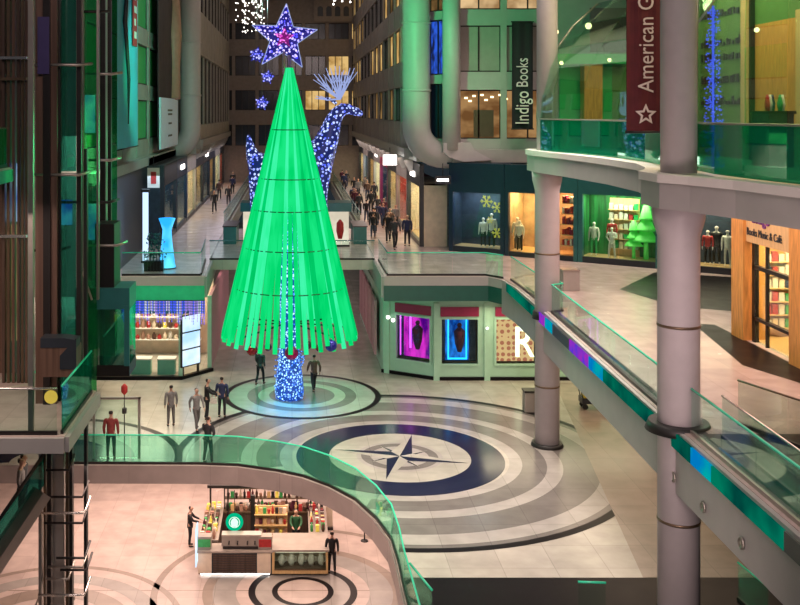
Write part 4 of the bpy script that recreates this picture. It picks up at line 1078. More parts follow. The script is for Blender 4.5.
def fig_data(key):
    if key in FIG: return FIG[key]
    q = POSES[key]; V, E = figure_meshes(key)
    body = skinned('body', V, E, 'skin')
    # coat: torso, skirt of the coat and both sleeves
    cv = [((0,.0,1.10),(.155,.118)), ((0,.01,1.28),(.17,.12)), ((0,.01,1.44),(.12,.088)), ((0,.01,1.50),(.062,.062)), ((0,.0,.92),(.165,.13)), ((0,.0,.76),(.17,.135))]
    ce = [(0,1),(1,2),(2,3),(0,4),(4,5)]
    for arm in ('la', 'ra'):
        s_, e, w = [Vector(x) for x in q[arm]]; n = len(cv)
        cv += [(s_, .074), (s_*.5+e*.5, .066), (e, .058), (w, .044)]; ce += [(1, n), (n, n+1), (n+1, n+2), (n+2, n+3)]
    coat = skinned('coat', cv, ce, 'coat_black')
    tv = [((0,0,.96),(.135,.11))]; te = []
    for leg in ('ll', 'rl'):
        h, k, a = [Vector(x) for x in q[leg]]; n = len(tv)
        tv += [(h-Vector((0,0,.06)), (.10,.10)), (h*.5+k*.5, .086), (k, .068), (a+Vector((0,0,.01)), .056)]; te += [(0, n), (n, n+1), (n+1, n+2), (n+2, n+3)]
    tr = skinned('trousers', tv, te, 'trousers_dark')
    shoes = []
    for leg in ('ll', 'rl'):
        a = Vector(q[leg][2])
        shoes.append(skinned('shoe', [(a+Vector((0,.03,-.035)), (.045,.04)), (a+Vector((0,-.10,-.043)), (.046,.035)), (a+Vector((0,-.19,-.05)), (.036,.024))], [(0,1),(1,2)], 'shoe_black'))
    hd = q['head']
    hair = skinned('hair', [((0,.02+hd,1.735),(.09,.095)), ((0,.055+hd,1.67),(.088,.07)), ((0,.055+hd,1.60),(.07,.045))], [(0,1),(1,2)], 'hair_dark')
    FIG[key] = (body, coat, tr, shoes, hair); return FIG[key]
def setm(o, mt):
    o.material_slots[0].link = 'OBJECT'; o.material_slots[0].material = MATS[mt]
def person(label, loc, face, pose='stand', coat='coat_black', trs='trousers_dark', hair='hair_dark', skin='skin', h=1.0, group=None, short=False, cat='person', name='person'):
    t = thing(name, label, cat, loc, R(face), group); t.scale = (h, h, h)
    body, ct, tr, sh, hr = fig_data(pose)
    setm(mobj('body', body, t), skin)
    if coat: setm(mobj('coat', ct, t), coat)
    if trs: setm(mobj('trousers', tr, t), trs)
    if name == 'person':
        for s_ in sh: mobj('shoe', s_, t)
    if hair: setm(mobj('hair', hr, t), hair)
    return t
# face angle: 0 looks at the camera (-y), 90 looks right (+x), 180 away
def foot(px, py, z=0): return on(px, py, z)
person('person in black coat and wide trousers standing at the curved glass railing', foot(208, 463.5), 150, 'hips', 'coat_black', 'trousers_dark', h=1.0)
person('person in dark clothes in navy coat standing at the left edge of the tree circle', foot(222, 417.5), 170, 'stand', 'coat_navy', 'trousers_dark', h=1.0)
person('person with dark top and pale bag left of the one in navy', foot(207, 421), 100, 'reach', 'coat_black', 'trousers_dark', h=1.02)
person('person in grey coat standing alone, leftmost on the pale floor', foot(171, 426), 200, 'stand', 'coat_grey', 'trousers_grey', h=.98)
person('person in pale grey coat between the lone grey figure and the dark pair', foot(196.5, 430), 30, 'walk', 'coat_grey', 'trousers_grey', h=.98)
person('person in dark red coat behind the left glass railing', foot(111, 459), 180, 'stand', 'coat_red', 'trousers_dark', h=1.05)
person('person in black reaching to the left side of the coffee kiosk', foot(190, 546, ZL), 90, 'reach', 'coat_black', 'trousers_dark', h=.98)
person('person in black standing at the right end of the coffee kiosk', foot(332, 573, ZL), 175, 'stand', 'coat_black', 'trousers_dark', h=.97)
person('person in dark green standing behind the kiosk counter', foot(296, 549, ZL), 0, 'reach', 'apron_green', 'trousers_dark', h=.98)
person('shopper in dark coat walking behind the trunk of the tree, left side', foot(260, 385), 160, 'walk', 'coat_charcoal', 'trousers_dark', h=1.0)
person('shopper in brown coat walking behind the tree circle, right side', foot(314, 392), 200, 'walk', 'coat_brown', 'trousers_dark', h=1.0)
t = thing('handbag', 'pale bag held by the person in the dark top', 'bag', foot(211, 421)+Vector((.12, -.1, .75)))
m = MB(['cloth_white']); m.slab([(-.15, 0, 0), (.15, 0, 0), (.13, 0, .26), (-.13, 0, .26)], (0, .1, 0)); m.build('bag_body', None, t); MB(['cloth_red']).tube([(-.08, .05, .26), (-.05, .05, .42), (.05, .05, .42), (.08, .05, .26)], .01, 6).build('strap', None, t)
r7 = random.Random(21)
coats = ['coat_black', 'coat_charcoal', 'coat_brown', 'coat_navy', 'coat_burgundy', 'coat_black', 'coat_grey']
cn = dict(coat_black='black', coat_charcoal='charcoal', coat_brown='brown', coat_navy='navy', coat_burgundy='burgundy', coat_grey='grey')
ys = [56.2, 57.5, 58.8, 60.3, 61.5, 62.7, 64, 65.5, 66.8, 68, 69.6, 71, 72.5, 74, 75.6, 77, 78.8, 80.5, 82.5, 84.5, 87, 89.5, 92, 95, 98, 101, 104]
ords = ['nearest', 'second nearest', 'third nearest', 'fourth nearest', 'fifth nearest', 'sixth nearest', 'seventh nearest', 'eighth nearest', 'ninth nearest', 'tenth nearest', 'eleventh nearest', 'twelfth nearest', 'thirteenth nearest', 'fourteenth nearest', 'fifteenth nearest', 'sixteenth nearest', 'seventeenth nearest', 'eighteenth nearest', 'nineteenth nearest', 'twentieth nearest', 'eighth furthest', 'seventh furthest', 'sixth furthest', 'fifth furthest', 'fourth furthest', 'third furthest', 'second furthest', 'furthest', ]
for i, y in enumerate(ys):
    c = coats[r7.randrange(len(coats))]; x = 4.85 + r7.random()*2.2; y += r7.uniform(-.6, .6)
    person('%s coated shopper walking on the right walkway, %s of the crowd' % (cn[c], ords[i] if i < 20 else ords[min(27, i+1)]), (x, y, Z2), r7.choice([0, 180, 10, 170, -12]), r7.choice(['walk', 'walk', 'stand']), c, r7.choice(['trousers_dark', 'trousers_jeans']), h=r7.uniform(.9, 1.06), group='crowd on the right walkway')
for i, (x, y, c, w) in enumerate(((-5.9, 76, 'coat_black', 'nearest'), (-5.2, 82, 'coat_charcoal', 'second'), (-6.4, 88, 'coat_brown', 'third'), (-5.6, 94, 'coat_navy', 'fourth'), (-5.9, 100, 'coat_black', 'furthest'))):
    person('%s coated shopper on the left walkway, %s of the five' % (cn[c], w), (x, y, Z2), r7.choice([0, 180]), 'walk', c, h=1.0, group='shoppers on the left walkway')
for i, (x, y) in enumerate(((-1.9, 68.6), (3.9, 69.0), (4.0, 72.5))): pass

# mannequins
def mannequin(label, t_shop, x, y, z, coat=None, trs=None, h=1.03, pose='stand', skin='mannequin_white', face=0):
    p = local_to(t_shop, x, y, z)
    return person(label, p, math.degrees(t_shop.rotation_euler.z)+face, pose, coat, trs, None, skin, h, None, cat='mannequin', name='mannequin')
def ux(t, L, px):     # position along the shop for a photo column
    k = (px-CX)/F; s_ = (SH1-SH0).normalized(); full = (SH1-SH0)
    tt = (k*SH0.y-SH0.x)/(full.x-k*full.y); return (Vector((t.location.x, t.location.y))-(SH0+full*tt)).length
mannequin('white mannequin in pale top and dark skirt, left in the navy window', s1, ux(s1, L1, 478), .7, .25, 'cloth_white', 'trousers_dark', .95)
mannequin('mannequin in white top and long dark skirt, right in the navy window', s1, ux(s1, L1, 486.5), .7, .25, 'cloth_white', 'cloth_black', 1.1)
mannequin('mannequin in pale clothes left in the wood-lined entrance', s2, ux(s2, L2, 511), .9, .2, 'cloth_white', 'trousers_grey', 1.05)
mannequin('mannequin in patterned top and dark trousers in the wood-lined entrance', s2, ux(s2, L2, 516), .5, .2, 'cloth_white', 'cloth_black', .98)
mannequin('red-dressed mannequin in the green window, behind the white one', s4, ux(s4, L4, 606), 1.0, .6, 'cloth_red', 'cloth_red', .95)
mannequin('white-dressed mannequin front and centre in the green window', s4, ux(s4, L4, 609), .5, .25, 'cloth_white', 'cloth_white', .92, 'hips')
mannequin('pale mannequin left in the green window', s4, ux(s4, L4, 589), .8, .3, 'cloth_white', 'leaf_green_pane', 1.0)
mannequin('mannequin in red and white, leftmost in the window behind the thick column', s5, ux(s5, L5, 704), .8, .32, 'cloth_red', 'cloth_black', .95)
mannequin('mannequin in dark outfit in the window behind the thick column', s5, ux(s5, L5, 712.5), .9, .32, 'cloth_black', 'cloth_black', 1.08)
mannequin('mannequin in short white dress in the window behind the thick column', s5, ux(s5, L5, 725), .6, .32, 'cloth_white', None, 1.0)

# ============================================================ THE DEER
dr = thing('light_deer', 'giant reindeer figure of blue-white lights behind the tree', 'reindeer', (0, 56.0, Z2))
def D(px, py, dy=0): p = at(px, py, 56.0+dy); return Vector((p.x, dy, p.z-Z2))
dv = [(D(262, 168), (1.1, 1.2)), (D(290, 166), (1.05, 1.1)), (D(312, 166), (1.05, 1.15)), (D(324, 150), (.85, .80)), (D(330, 132), (.66, .60)), (D(334, 117), (.56, .5)), (D(343, 107), (.50, .42)), (D(354, 110.5), (.34, .28)), (D(363, 115), (.20, .16)),
      (D(254, 160), .5), (D(250, 146), .25), (D(248, 134), .1)]
de = [(0, 1), (1, 2), (2, 3), (3, 4), (4, 5), (5, 6), (6, 7), (7, 8), (0, 9), (9, 10), (10, 11)]
for px, dy, fr in ((322, -.45, 1), (316, .45, 1), (256, -.45, 0), (262, .45, 0)):
    n = len(dv); k = 1 if fr else -1
    dv += [(D(px, 188, dy), .34 if fr else .42), (D(px+2*k, 212, dy), .2), (D(px+(0 if fr else 4), 236, dy*1), .15), (D(px+1, 253, dy), .14)]
    de += [((2 if fr else 0), n), (n, n+1), (n+1, n+2), (n+2, n+3)]
mobj('body', skinned('body', dv, de, 'deer_lights', 1), dr)
ev = skinned('ear', [(D(337, 104, .25), .1), (D(330, 99, .5), .1), (D(325, 98, .6), .03)], [(0, 1), (1, 2)], 'deer_lights')
mobj('ear', ev, dr)
for dy in (-.25, .3):
    m = MB(['antler_glow']); base = D(340, 99, dy)
    for bx, by in ((316, 74), (324, 83), (328, 68), (337, 66), (344, 72), (352, 68), (318, 96)):
        tip = D(bx+dy*8, by, dy*4); mid = base.lerp(tip, .55)+Vector((0, 0, -.15))
        m.tube([base, mid, tip], [.06, .04, .02], 6)
        m.tube([mid, mid+(tip-base)*.35+Vector((.25, 0, .1))], .02, 5); m.tube([mid, mid+(tip-base)*.3+Vector((-.25, 0, .05))], .02, 5)
    m.build('antler', None, dr)
# box kiosk with printed panels on the bridge
t = thing('bridge_kiosk', 'white box kiosk with teal top and red printed figure behind the tree', 'kiosk', (0, 57.5, Z2))
MB(['dark_steel']).box(-2.85, 3.3, -.3, 1.5, 0, .1).build('base', None, t)
glow('kiosk_panel', (.62, .55, .42), 1.15, col2=(.85, .78, .62), scale=.8)
MB(['kiosk_panel']).box(-2.8, 3.25, -.25, 1.45, .1, 2.0).build('lit_box', None, t); MB(['teal_paint']).box(-2.95, 3.4, -.35, 1.55, 2.0, 2.5).build('top_trim', None, t)
m = MB(['cloth_red']); m.tube([(2.75, -.27, .45), (2.75, -.27, .9), (2.75, -.27, 1.35), (2.75, -.27, 1.55)], [.12, .22, .2, .05], 8); m.build('printed_figure', None, t)
for x, lab in ((-3.6, 'teal planter box at the left of the bridge kiosk'), (4.0, 'teal planter box at the right of the bridge kiosk')):
    t = thing('planter_box', lab, 'planter', (x, 59, Z2)); MB(['teal_paint']).box(-.4, .35, -.8, 2.2, 0, 1.0).build('box', None, t); MB(['dark_steel']).box(-.45, .4, -.85, 2.25, 1.0, 1.06).build('rim', None, t)
# ============================================================ COFFEE KIOSK ON THE LOWER FLOOR
K = lambda px, py, Y: at(px, py, Y)
kx = lambda px, Y: (px-CX)*Y/F
kz = lambda py, Y: EYE-(py-HY)*Y/F
FY = 40.2
ck = thing('coffee_kiosk', 'coffee kiosk with round green sign, dark frame and lit counter base', 'kiosk', (kx(262, FY), FY, ZL))
ox, oy, oz = ck.location
def cb(nm, mat, x0, x1, y0, y1, z0, z1, par=ck): return MB([mat]).box(x0-ox, x1-ox, y0-oy, y1-oy, z0, z1).build(nm, None, par)
XL, XR, XM = kx(198, FY), kx(328, FY), kx(272, FY)
YB = 44.6
cb('counter_front', 'dark_paint', XL, XM, FY, FY+.12, .1, .95); cb('counter_top', 'counter_beige', XL-.05, XM+.05, FY-.08, FY+.7, .95, 1.02)
cb('counter_panel', 'display_cream', XL, XL+.55, FY-.03, FY, .12, .92); cb('counter_panel', 'display_cream', XM-.6, XM-.05, FY-.03, FY, .12, .92)
for i in range(8): cb('front_slat', 'brown_cladding', XL+.6, XM-.65, FY-.03, FY, .14+i*.095, .2+i*.095)
cb('case_body', 'bronze', XM+.05, XR, FY, FY+.75, .1, .28); cb('case_top', 'counter_beige', XM, XR+.05, FY-.05, FY+1.6, .98, 1.06)
glow('case_light', (1, .85, .6), 1.3)
cb('case_back', 'display_cream', XM+.05, XR, FY+.7, FY+.75, .28, .98); cb('case_glass', 'clear_glass', XM+.05, XR, FY, FY+.02, .28, .96)
cb('case_frame', 'sand_wood', XM, XM+.1, FY-.03, FY+.75, .1, 1.0); cb('case_frame', 'sand_wood', XR-.08, XR, FY-.03, FY+.75, .1, 1.0); cb('case_sill', 'sand_wood', XM, XR, FY-.04, FY+.02, .1, .22)
MB(['case_light']).box(XM+.15-ox, XR-.1-ox, .05, .15, .92, .96).build('case_lamp', None, ck)
cb('under_light', 'white_lamp', XL+.1, XM-.1, FY+.05, FY+.08, .03, .08)
cb('back_counter', 'brown_cladding', XL+.3, XR-.2, YB-.6, YB, 0, 1.0); cb('side_counter', 'brown_cladding', XR-.7, XR, FY+1.6, YB, 0, 1.0); cb('side_counter', 'brown_cladding', XL, XL+.7, FY+.9, YB, 0, 1.0)
cb('worktop', 'counter_beige', XR-.75, XR+.05, FY+1.6, YB, 1.0, 1.06); cb('worktop', 'counter_beige', XL-.05, XL+.75, FY+.9, YB, 1.0, 1.06); cb('worktop', 'bronze', XL+.75, XR-.75, YB-.65, YB, 1.0, 1.06)
cb('kiosk_floor', 'brown_cladding', XL, XR, FY+.15, YB, .004, .03)
# overhead frame
for x in (XL+.15, kx(250, YB), XR-.1):
    cb('upright', 'dark_steel', x-.04, x+.04, YB-.1, YB-.02, 1.06, 2.35)
for y, z in ((YB-.06, 2.3), (YB-1.1, 2.3)): cb('crossbar', 'dark_steel', XL+.1, XR-.05, y-.06, y+.06, z, z+.12)
for x in (XL+.3, kx(248, YB), XR-.2): cb('crossbar', 'dark_steel', x-.03, x+.03, YB-1.1, YB, 2.3, 2.38)
for x in (kx(228, YB-1.1),): cb('upright', 'dark_steel', x-.03, x+.03, YB-1.15, YB-1.05, .03, 2.3)
cb('upright', 'dark_steel', kx(252, 42)-.08, kx(252, 42)+.1, 42.6, 42.75, .03, 2.3)
cb('side_signboard', 'blue_white_panel', kx(196, FY), kx(196, FY)+.05, FY-.35, FY+.4, .5, 2.0)
# goods
r8 = random.Random(31); gm = ['cloth_white', 'cloth_red', 'display_cream', 'coat_brown', 'flake_gold', 'skin', 'cloth_green', 'steel', 'cloth_black', 'coat_burgundy', 'sand_wood']
def good(x, y, z, nm, lab, grp, s_=1.):
    k = r8.randrange(3); mt = r8.choice(gm)
    if k == 0: m = MB([mt]).lathe([(.05*s_, 0), (.065*s_, .16*s_), (.05*s_, .19*s_)], seg=9)
    elif k == 1: m = MB([mt]).box(-.07*s_, .07*s_, -.05*s_, .05*s_, 0, .24*s_)
    else: m = MB([mt]).lathe([(.05*s_, 0), (.055*s_, .2*s_), (.02*s_, .27*s_), (.022*s_, .33*s_)], seg=8)
    return tag(m.build(nm, None, None, (x, y, z)), lab, 'merchandise', grp)
for i in range(26):
    good(XL+.9+i*.155, YB-.2, ZL+1.065, 'shop_item', 'item on the back counter of the coffee kiosk', 'items along the coffee kiosk back counter', 1.3)
for i in range(20):
    good(XL+.95+i*.2, YB-.48, ZL+1.065, 'shop_item', 'item on the back counter of the coffee kiosk', 'items along the coffee kiosk back counter', 1.1)
for i in range(14):
    for j in range(3): good(XR-.62+j*.24, FY+1.75+i*.2, ZL+1.065, 'shop_item', 'item on the right side counter of the coffee kiosk', 'items on the coffee kiosk right counter', 1.1)
for i in range(13):
    for j in range(3): good(XL+.08+j*.24, FY+1.05+i*.26, ZL+1.065, 'shop_item', 'item on the left side counter of the coffee kiosk', 'items on the coffee kiosk left counter', 1.2)
for tier in (1.5, 1.95):
    cb('back_shelf', 'bronze', XL+.8, XR-.75, YB-.32, YB-.02, tier, tier+.03)
    for i in range(22): good(XL+.95+i*.18, YB-.17, ZL+tier+.035, 'shop_item', 'item on the raised back shelves of the coffee kiosk', 'items on the coffee kiosk back shelves', 1.05)
cb('back_shelf_side', 'dark_steel', XL+.76, XL+.8, YB-.32, YB, 1.0, 2.3); cb('back_shelf_side', 'dark_steel', XR-.75, XR-.71, YB-.32, YB, 1.0, 2.3)
gd = thing('goods_stand', 'yellow and brown goods stand in the middle of the coffee kiosk', 'display stand', (kx(271, 42.9), 42.6, ZL+.03))
MB(['sand_wood']).box(-.7, .7, -.1, .3, 0, .12).build('base', None, gd); MB(['sand_wood']).box(-.7, .7, .24, .3, .12, 1.75).build('back', None, gd)
for z in (.55, 1.0, 1.45): MB(['sand_wood']).box(-.7, .7, -.08, .24, z, z+.04).build('shelf', None, gd)
for z in (.13, .6, 1.05, 1.5):
    for i in range(8): good(gd.location.x-.6+i*.17, 42.6+.06, ZL+.03+z, 'shop_item', 'packet on the yellow goods stand in the coffee kiosk', 'packets on the goods stand', 1.0)
for i in range(5):
    x = XM+.38+i*(XR-XM-.65)/4
    t = thing('display_jug', ['leftmost', 'second from left', 'middle', 'second from right', 'rightmost'][i]+' white jug inside the lit display case', 'jug', (x, FY+.38, ZL+.285), 0, 'white jugs in the display case')
    MB(['cloth_white']).lathe([(.09, 0), (.14, .14), (.12, .3), (.07, .4), (.09, .48)], seg=14).build('jug_body', None, t)
    MB(['cloth_white']).tube([(.11, 0, .36), (.2, 0, .3), (.19, 0, .16), (.12, 0, .12)], .02, 6).build('handle', None, t)
t = thing('espresso_machine', 'long pale espresso machine on the front counter', 'coffee machine', (kx(240, FY), FY+.35, ZL+1.025))
MB(['counter_beige']).box(-.75, .85, -.2, .2, .1, .5).build('housing', None, t); MB(['dark_steel']).box(-.7, .8, -.24, .22, 0, .1).build('drip_tray', None, t); MB(['steel']).box(-.75, .85, -.22, .2, .5, .56).build('cup_rail', None, t)
for x in (-.45, -.1, .3, .6): MB(['dark_steel']).tube([(x, -.2, .3), (x, -.36, .28), (x, -.38, .24)], .03, 8).build('group_head', None, t)
for x, mt, lab in ((kx(204, FY), 'cloth_green', 'left counter display with green and pink panel'), (kx(265, FY), 'cloth_red', 'right counter display with bright red panel')):
    t = thing('counter_display', lab, 'display', (x, FY+.2, ZL+1.025)); MB(['counter_beige']).box(-.28, .28, -.1, .3, 0, .5).build('box', None, t); MB(['red_lit' if mt == 'cloth_red' and 'red_lit' in MATS else mt]).box(-.25, .25, -.13, -.1, .1, .4).build('panel', None, t)
t = thing('coffee_sign', 'round green and white lit sign above the kiosk counter', 'sign', (kx(234.5, 41.2), 41.2, kz(522, 41.2)))
glow('sign_green', (.0, .42, .20), 1.2); glow('sign_pale', (.75, 1, .85), 1.2)
m = MB(['sign_green']); m.lathe([(.36, -.03), (.36, .03)], seg=32); m.build('disc', None, t, (0, 0, 0), (R(90), 0, 0))
m = MB(['sign_pale'])
for k in range(32):
    a, b = 2*PI*k/32, 2*PI*(k+1)/32
    m.poly([(r*math.cos(q), -.04, r*math.sin(q)) for r, q in ((.20, a), (.23, a), (.23, b), (.20, b))])
m.poly([(x, -.045, z) for x, z in ((-.12, -.18), (.12, -.18), (.16, .02), (.09, .14), (0, .19), (-.09, .14), (-.16, .02))]); m.build('emblem', None, t)
MB(['dark_steel']).tube([(0, .03, .3), (0, .03, 1.3)], .015, 6).build('hanger', None, t)
# queue posts
for (px, py, lab) in ((361, 523, 'further black queue post right of the coffee kiosk'), (364.5, 541, 'nearer black queue post right of the coffee kiosk')):
    t = thing('queue_post', lab, 'post', on(px, py, ZL)); MB(['rubber']).lathe([(.17, 0), (.15, .04), (.03, .06)], seg=18).build('base', None, t); MB(['dark_steel']).lathe([(.03, .05), (.03, .95), (.045, .97), (.045, 1.02)], seg=12).build('pole', None, t)
t = thing('standing_board', 'small yellow and white board right of the coffee kiosk', 'board', on(329, 529, ZL)); MB(['display_cream']).box(-.16, .16, -.02, .02, .1, 1.0).build('panel', None, t); MB(['dark_steel']).box(-.18, .18, -.15, .15, 0, .1).build('foot', None, t)

# ============================================================ BINS, BENCH
t = thing('litter_bin', 'steel litter bin standing left of the tall column foot', 'bin', foot(529.5, 411, 0)); MB(['panel_grey']).box(-.26, .26, -.26, .26, 0, .86).build('body', None, t, bevel=.03); MB(['dark_steel']).box(-.28, .28, -.28, .28, .86, .94).build('lid', None, t)
t = thing('litter_bin', 'grey square bin on the upper promenade right of the tall column', 'bin', foot(569.5, 290, Z2)); MB(['panel_grey']).box(-.36, .36, -.3, .3, 0, .86).build('body', None, t, bevel=.03); MB(['steel']).box(-.38, .38, -.32, .32, .86, .92).build('lid', None, t)
t = thing('yellow_cart', 'small black and yellow cart under the right promenade', 'cart', foot(594, 408, 0), 0)
principled('signal_yellow', (.7, .5, .03), .4)
MB(['dark_paint']).box(-.6, .7, -.3, .3, .25, .5).build('tray', None, t); MB(['signal_yellow']).box(-.5, .2, -.25, .25, .5, .9).build('crate', None, t)
for x in (-.45, .5):
    for y in (-.25, .25): MB(['rubber']).tube([(x, y-.03, .12), (x, y+.03, .12)], .12, 12).build('wheel', None, t)
MB(['dark_steel']).tube([(-.55, -.2, .5), (-.75, -.2, 1.3), (-.75, .2, 1.3), (-.55, .2, .5)], .02, 6).build('handle', None, t)
# glass door frame behind the left railing
p0, p1 = on(91, 464, 0), on(138, 464, 0)
t = thing('door_portal', 'slim steel portal frame with a red lamp behind the left railing', 'frame', (p0.x, p0.y+.6, 0)); w = p1.x-p0.x
MB(['steel']).box(w-.09, w, -.05, .05, 0, 2.3).build('post', None, t); MB(['steel']).box(-.05, w, -.05, .05, 2.22, 2.3).build('lintel', None, t); MB(['steel']).box(-.05, .03, -.05, .05, 0, 2.22).build('post', None, t)
MB(['clear_glass']).box(.04, w-.1, -.01, .01, .02, 2.2).build('glass', None, t)
t = thing('hanging_lantern', 'small red lantern on a thin pole behind the portal frame', 'lantern', on(123, 463, 0)+Vector((0, .3, 0)))
MB(['dark_steel']).tube([(0, 0, 0), (0, 0, 2.6)], .018, 6).build('pole', None, t); MB(['cloth_red']).lathe([(.03, 2.45), (.12, 2.55), (.12, 2.75), (.03, 2.85)], seg=10).build('lamp_body', None, t); MB(['rubber']).lathe([(.09, 1.75), (.09, 1.95)], seg=8).build('weight', None, t)

# ============================================================ GLASS LIFTS AT THE LEFT
YE = 27.0
lx = lambda px, Y=YE: (px-CX)*Y/F
lt = thing('lift_tower', 'dark steel and glass lift tower filling the left edge', 'lift tower', (0, 0, 0))
def lp(px0, px1, mat, Y=YE, z0=ZL, z1=24, d=.16, nm='post', name_z=None): return MB([mat]).box(lx(px0, Y), lx(px1, Y), Y, Y+d, z0, z1).build(nm, None, lt)
principled('shaft_brown', (.17, .10, .075), .35, .4, var=.35, scale=1.2, stretch=(7, 7, .2))
principled('purple_panel', (.06, .045, .15), .4)
glow('window_blue', (.03, .12, .7), 1.0, col2=(.5, .7, 1), scale=1.2)
lp(28, 33, 'steel', 23.9, Z2-.3, 24, .12)                        # pale slim column on the landing
lp(35.5, 57, 'shaft_brown', 26.4, 5.0, 24, .12, 'shaft_panel'); lp(43, 50, 'dark_steel', 26.3, 5, 24, .1); lp(37.5, 49, 'purple_panel', 26.25, 14.0, 15.5, .04, 'notice_panel')
for a, b, mt, Y in ((57, 60, 'dark_steel', 26.6), (76.5, 81, 'dark_steel', 26.6), (96.5, 98.5, 'steel', 27.6), (81.5, 83.5, 'steel', 28), (100, 105, 'dark_steel', 29.4), (107.5, 111, 'dark_steel', 29.4), (105, 106.6, 'mint_paint', 29.5)): lp(a, b, mt, Y, z0=(5.3 if a < 96 else kz(300, Y)))
for a, b, mt, z0, z1, Y in ((58, 76, 'teal_glass', 5.0, 11.3, 27.0), (59, 76, 'teal_glass', 11.4, 24, 27.0), (83, 96.5, 'green_glass', 5.0, 24, 28.2), (111, 117, 'green_glass', 5.6, 24, 31)):
    lp(a, b, mt, Y, z0, z1, .03, 'glass_pane')
for py, x0, x1, Y, mt in ((65, 33, 82, 26.5, 'steel'), (74, 82, 113, 28.5, 'steel'), (174.5, 33, 80, 26.5, 'steel'), (245, 80, 118, 28.5, 'steel'), (202, 38, 110, 28.6, 'dark_steel'), (12, 78, 100, 28.2, 'dark_steel'), (250, 33, 60, 27.2, 'dark_steel'), (160, 80, 112, 28.6, 'steel')):
    z = kz(py, Y); MB([mt]).tube([(lx(x0, Y), Y-.1, z), (lx(x1, Y), Y-.1, z), (lx(x1, Y)+.2, Y+.3, z+.05)], .04, 8).build('ring_beam', None, lt)
for x0, y0, x1, y1 in ((82, 270, 92, 300), (84, 268, 78, 272)): MB(['steel']).tube([K(x0, y0, 28), K(x1, y1, 28)], .03, 6).build('stay', None, lt)
MB(['window_blue']).box(lx(84, 31), lx(95, 31), 31, 31.05, kz(133, 31), kz(95, 31)).build('lit_pane', None, lt); MB(['window_blue']).box(lx(85, 31), lx(96, 31), 31, 31.05, kz(240, 31), kz(202, 31)).build('lit_pane', None, lt)
# lower part of the tower: guide rails, cables and ring bars
for px, w, mt in ((39, 3, 'steel'), (43.5, 2, 'bronze'), (48, 4, 'dark_steel'), (53, 3, 'steel'), (58.5, 8, 'panel_grey'), (66, 3, 'bronze'), (70, 3, 'dark_steel'), (84.5, 3, 'rubber')):
    MB([mt]).box(lx(px-w/2), lx(px+w/2), YE+.1, YE+.3, ZL, 5.0 if px != 84.5 else 12).build('guide_rail', None, lt)
for py, x0, x1, mt in ((497, 46, 84, 'dark_steel'), (513, 40, 86, 'bright_steel'), (523, 46, 84, 'dark_steel'), (558, 58, 86, 'rubber'), (567, 50, 84, 'steel'), (570, 62, 88, 'dark_steel'), (595, 40, 86, 'bright_steel'), (579, 48, 70, 'steel'), (470, 48, 70, 'dark_steel')):
    z = kz(py, YE-.2); MB([mt]).tube([(lx(x0), YE-.2, z), (lx(x1), YE-.2, z), (lx(x1+2), YE+.3, z+.25)], .035, 8).build('ring_bar', None, lt)
for (a, b) in (((40, 455), (56, 520)), ((56, 520), (42, 590)), ((36, 605), (62, 540)), ((44, 450), (40, 600)), ((60, 450), (74, 600)), ((30, 520), (46, 500))): MB(['steel']).tube([K(*a, YE+.4), K(*b, YE+.4)], .03, 6).build('brace', None, lt)
# lift pit enclosure
t = thing('lift_pit_guard', 'low glass and steel enclosure round the foot of the lift', 'guard rail', (lx(68, 30), 30, ZL)); gx = t.location.x
MB(['dark_steel']).box(0, 1.6, -.03, .03, .0, .12).build('base', None, t)
for x in (0, .8, 1.55): MB(['dark_steel']).box(x-.04, x+.04, -.04, .04, 0, 3.2).build('post', None, t)
MB(['dark_steel']).box(0, 1.6, -.05, .05, 3.15, 3.25).build('top_rail', None, t); MB(['clear_glass']).box(.04, 1.52, -.01, .01, .14, 3.1).build('glass', None, t)
# lift cars
t = thing('lift_car', 'teal glass lift car hanging left of the bright kiosk', 'lift', (lx(108, 28.8), 28.9, kz(371, 28.9)))
MB(['dark_steel']).box(-.85, .7, -.6, .6, 0, .32).build('floor_pan', None, t); MB(['dark_steel']).box(-.3, .25, -.5, .5, 2.5, 4.3).build('hoist_housing', None, t)
MB(['teal_glass']).box(-.82, .68, -.6, -.57, .32, 1.9).build('front_glass', None, t); MB(['teal_glass']).box(.66, .69, -.56, .56, .32, 1.9).build('side_glass', None, t)
MB(['teal_paint']).box(-.85, .7, -.6, .6, 1.9, 2.5).build('canopy', None, t); MB(['sand_wood']).box(-.8, .1, .5, .56, .32, 1.9).build('back_panel', None, t)
MB(['dark_steel']).box(-.83, -.75, -.62, -.55, .3, 2).build('corner_post', None, t); MB(['teal_paint']).box(.55, .70, -.62, -.55, .3, 2).build('corner_post', None, t)
MB(['warm_lamp']).box(-.5, .2, -.3, .3, -.04, 0).build('under_lamp', None, t)
t = thing('lift_car', 'dark lift car with sloping glass behind the brown shaft panel', 'lift', (lx(60, 25.6), 25.7, kz(376, 25.7)))
MB(['shaft_brown']).box(-.5, .42, -.1, .5, 0, .75).build('body', None, t); MB(['dark_paint']).slab([(-.5, -.12, .75), (.42, -.12, .75), (.42, -.12, .95), (.1, -.12, 1.0), (-.5, -.12, 1.0)], (0, .5, 0)).build('roof', None, t)
MB(['dark_paint']).slab([(.0, -.13, .55), (.42, -.13, 1.0), (.42, -.13, .2), (.0, -.13, .2)], (0, .03, 0)).build('dark_side', None, t)
tag(MB(['flake_gold']).lathe([(.16, -.01), (.16, .01)], seg=24).build('round_sticker', None, None, on(51, 397, Z2+.0)+Vector((0, -.0, .0)), (R(90), 0, 0)), 'round yellow sticker on the near landing railing glass', 'sign')
so = bpy.data.objects['round_sticker']; so.location = at(51, 397, 23.80)-lr.location; so.parent = lr; del so['category']
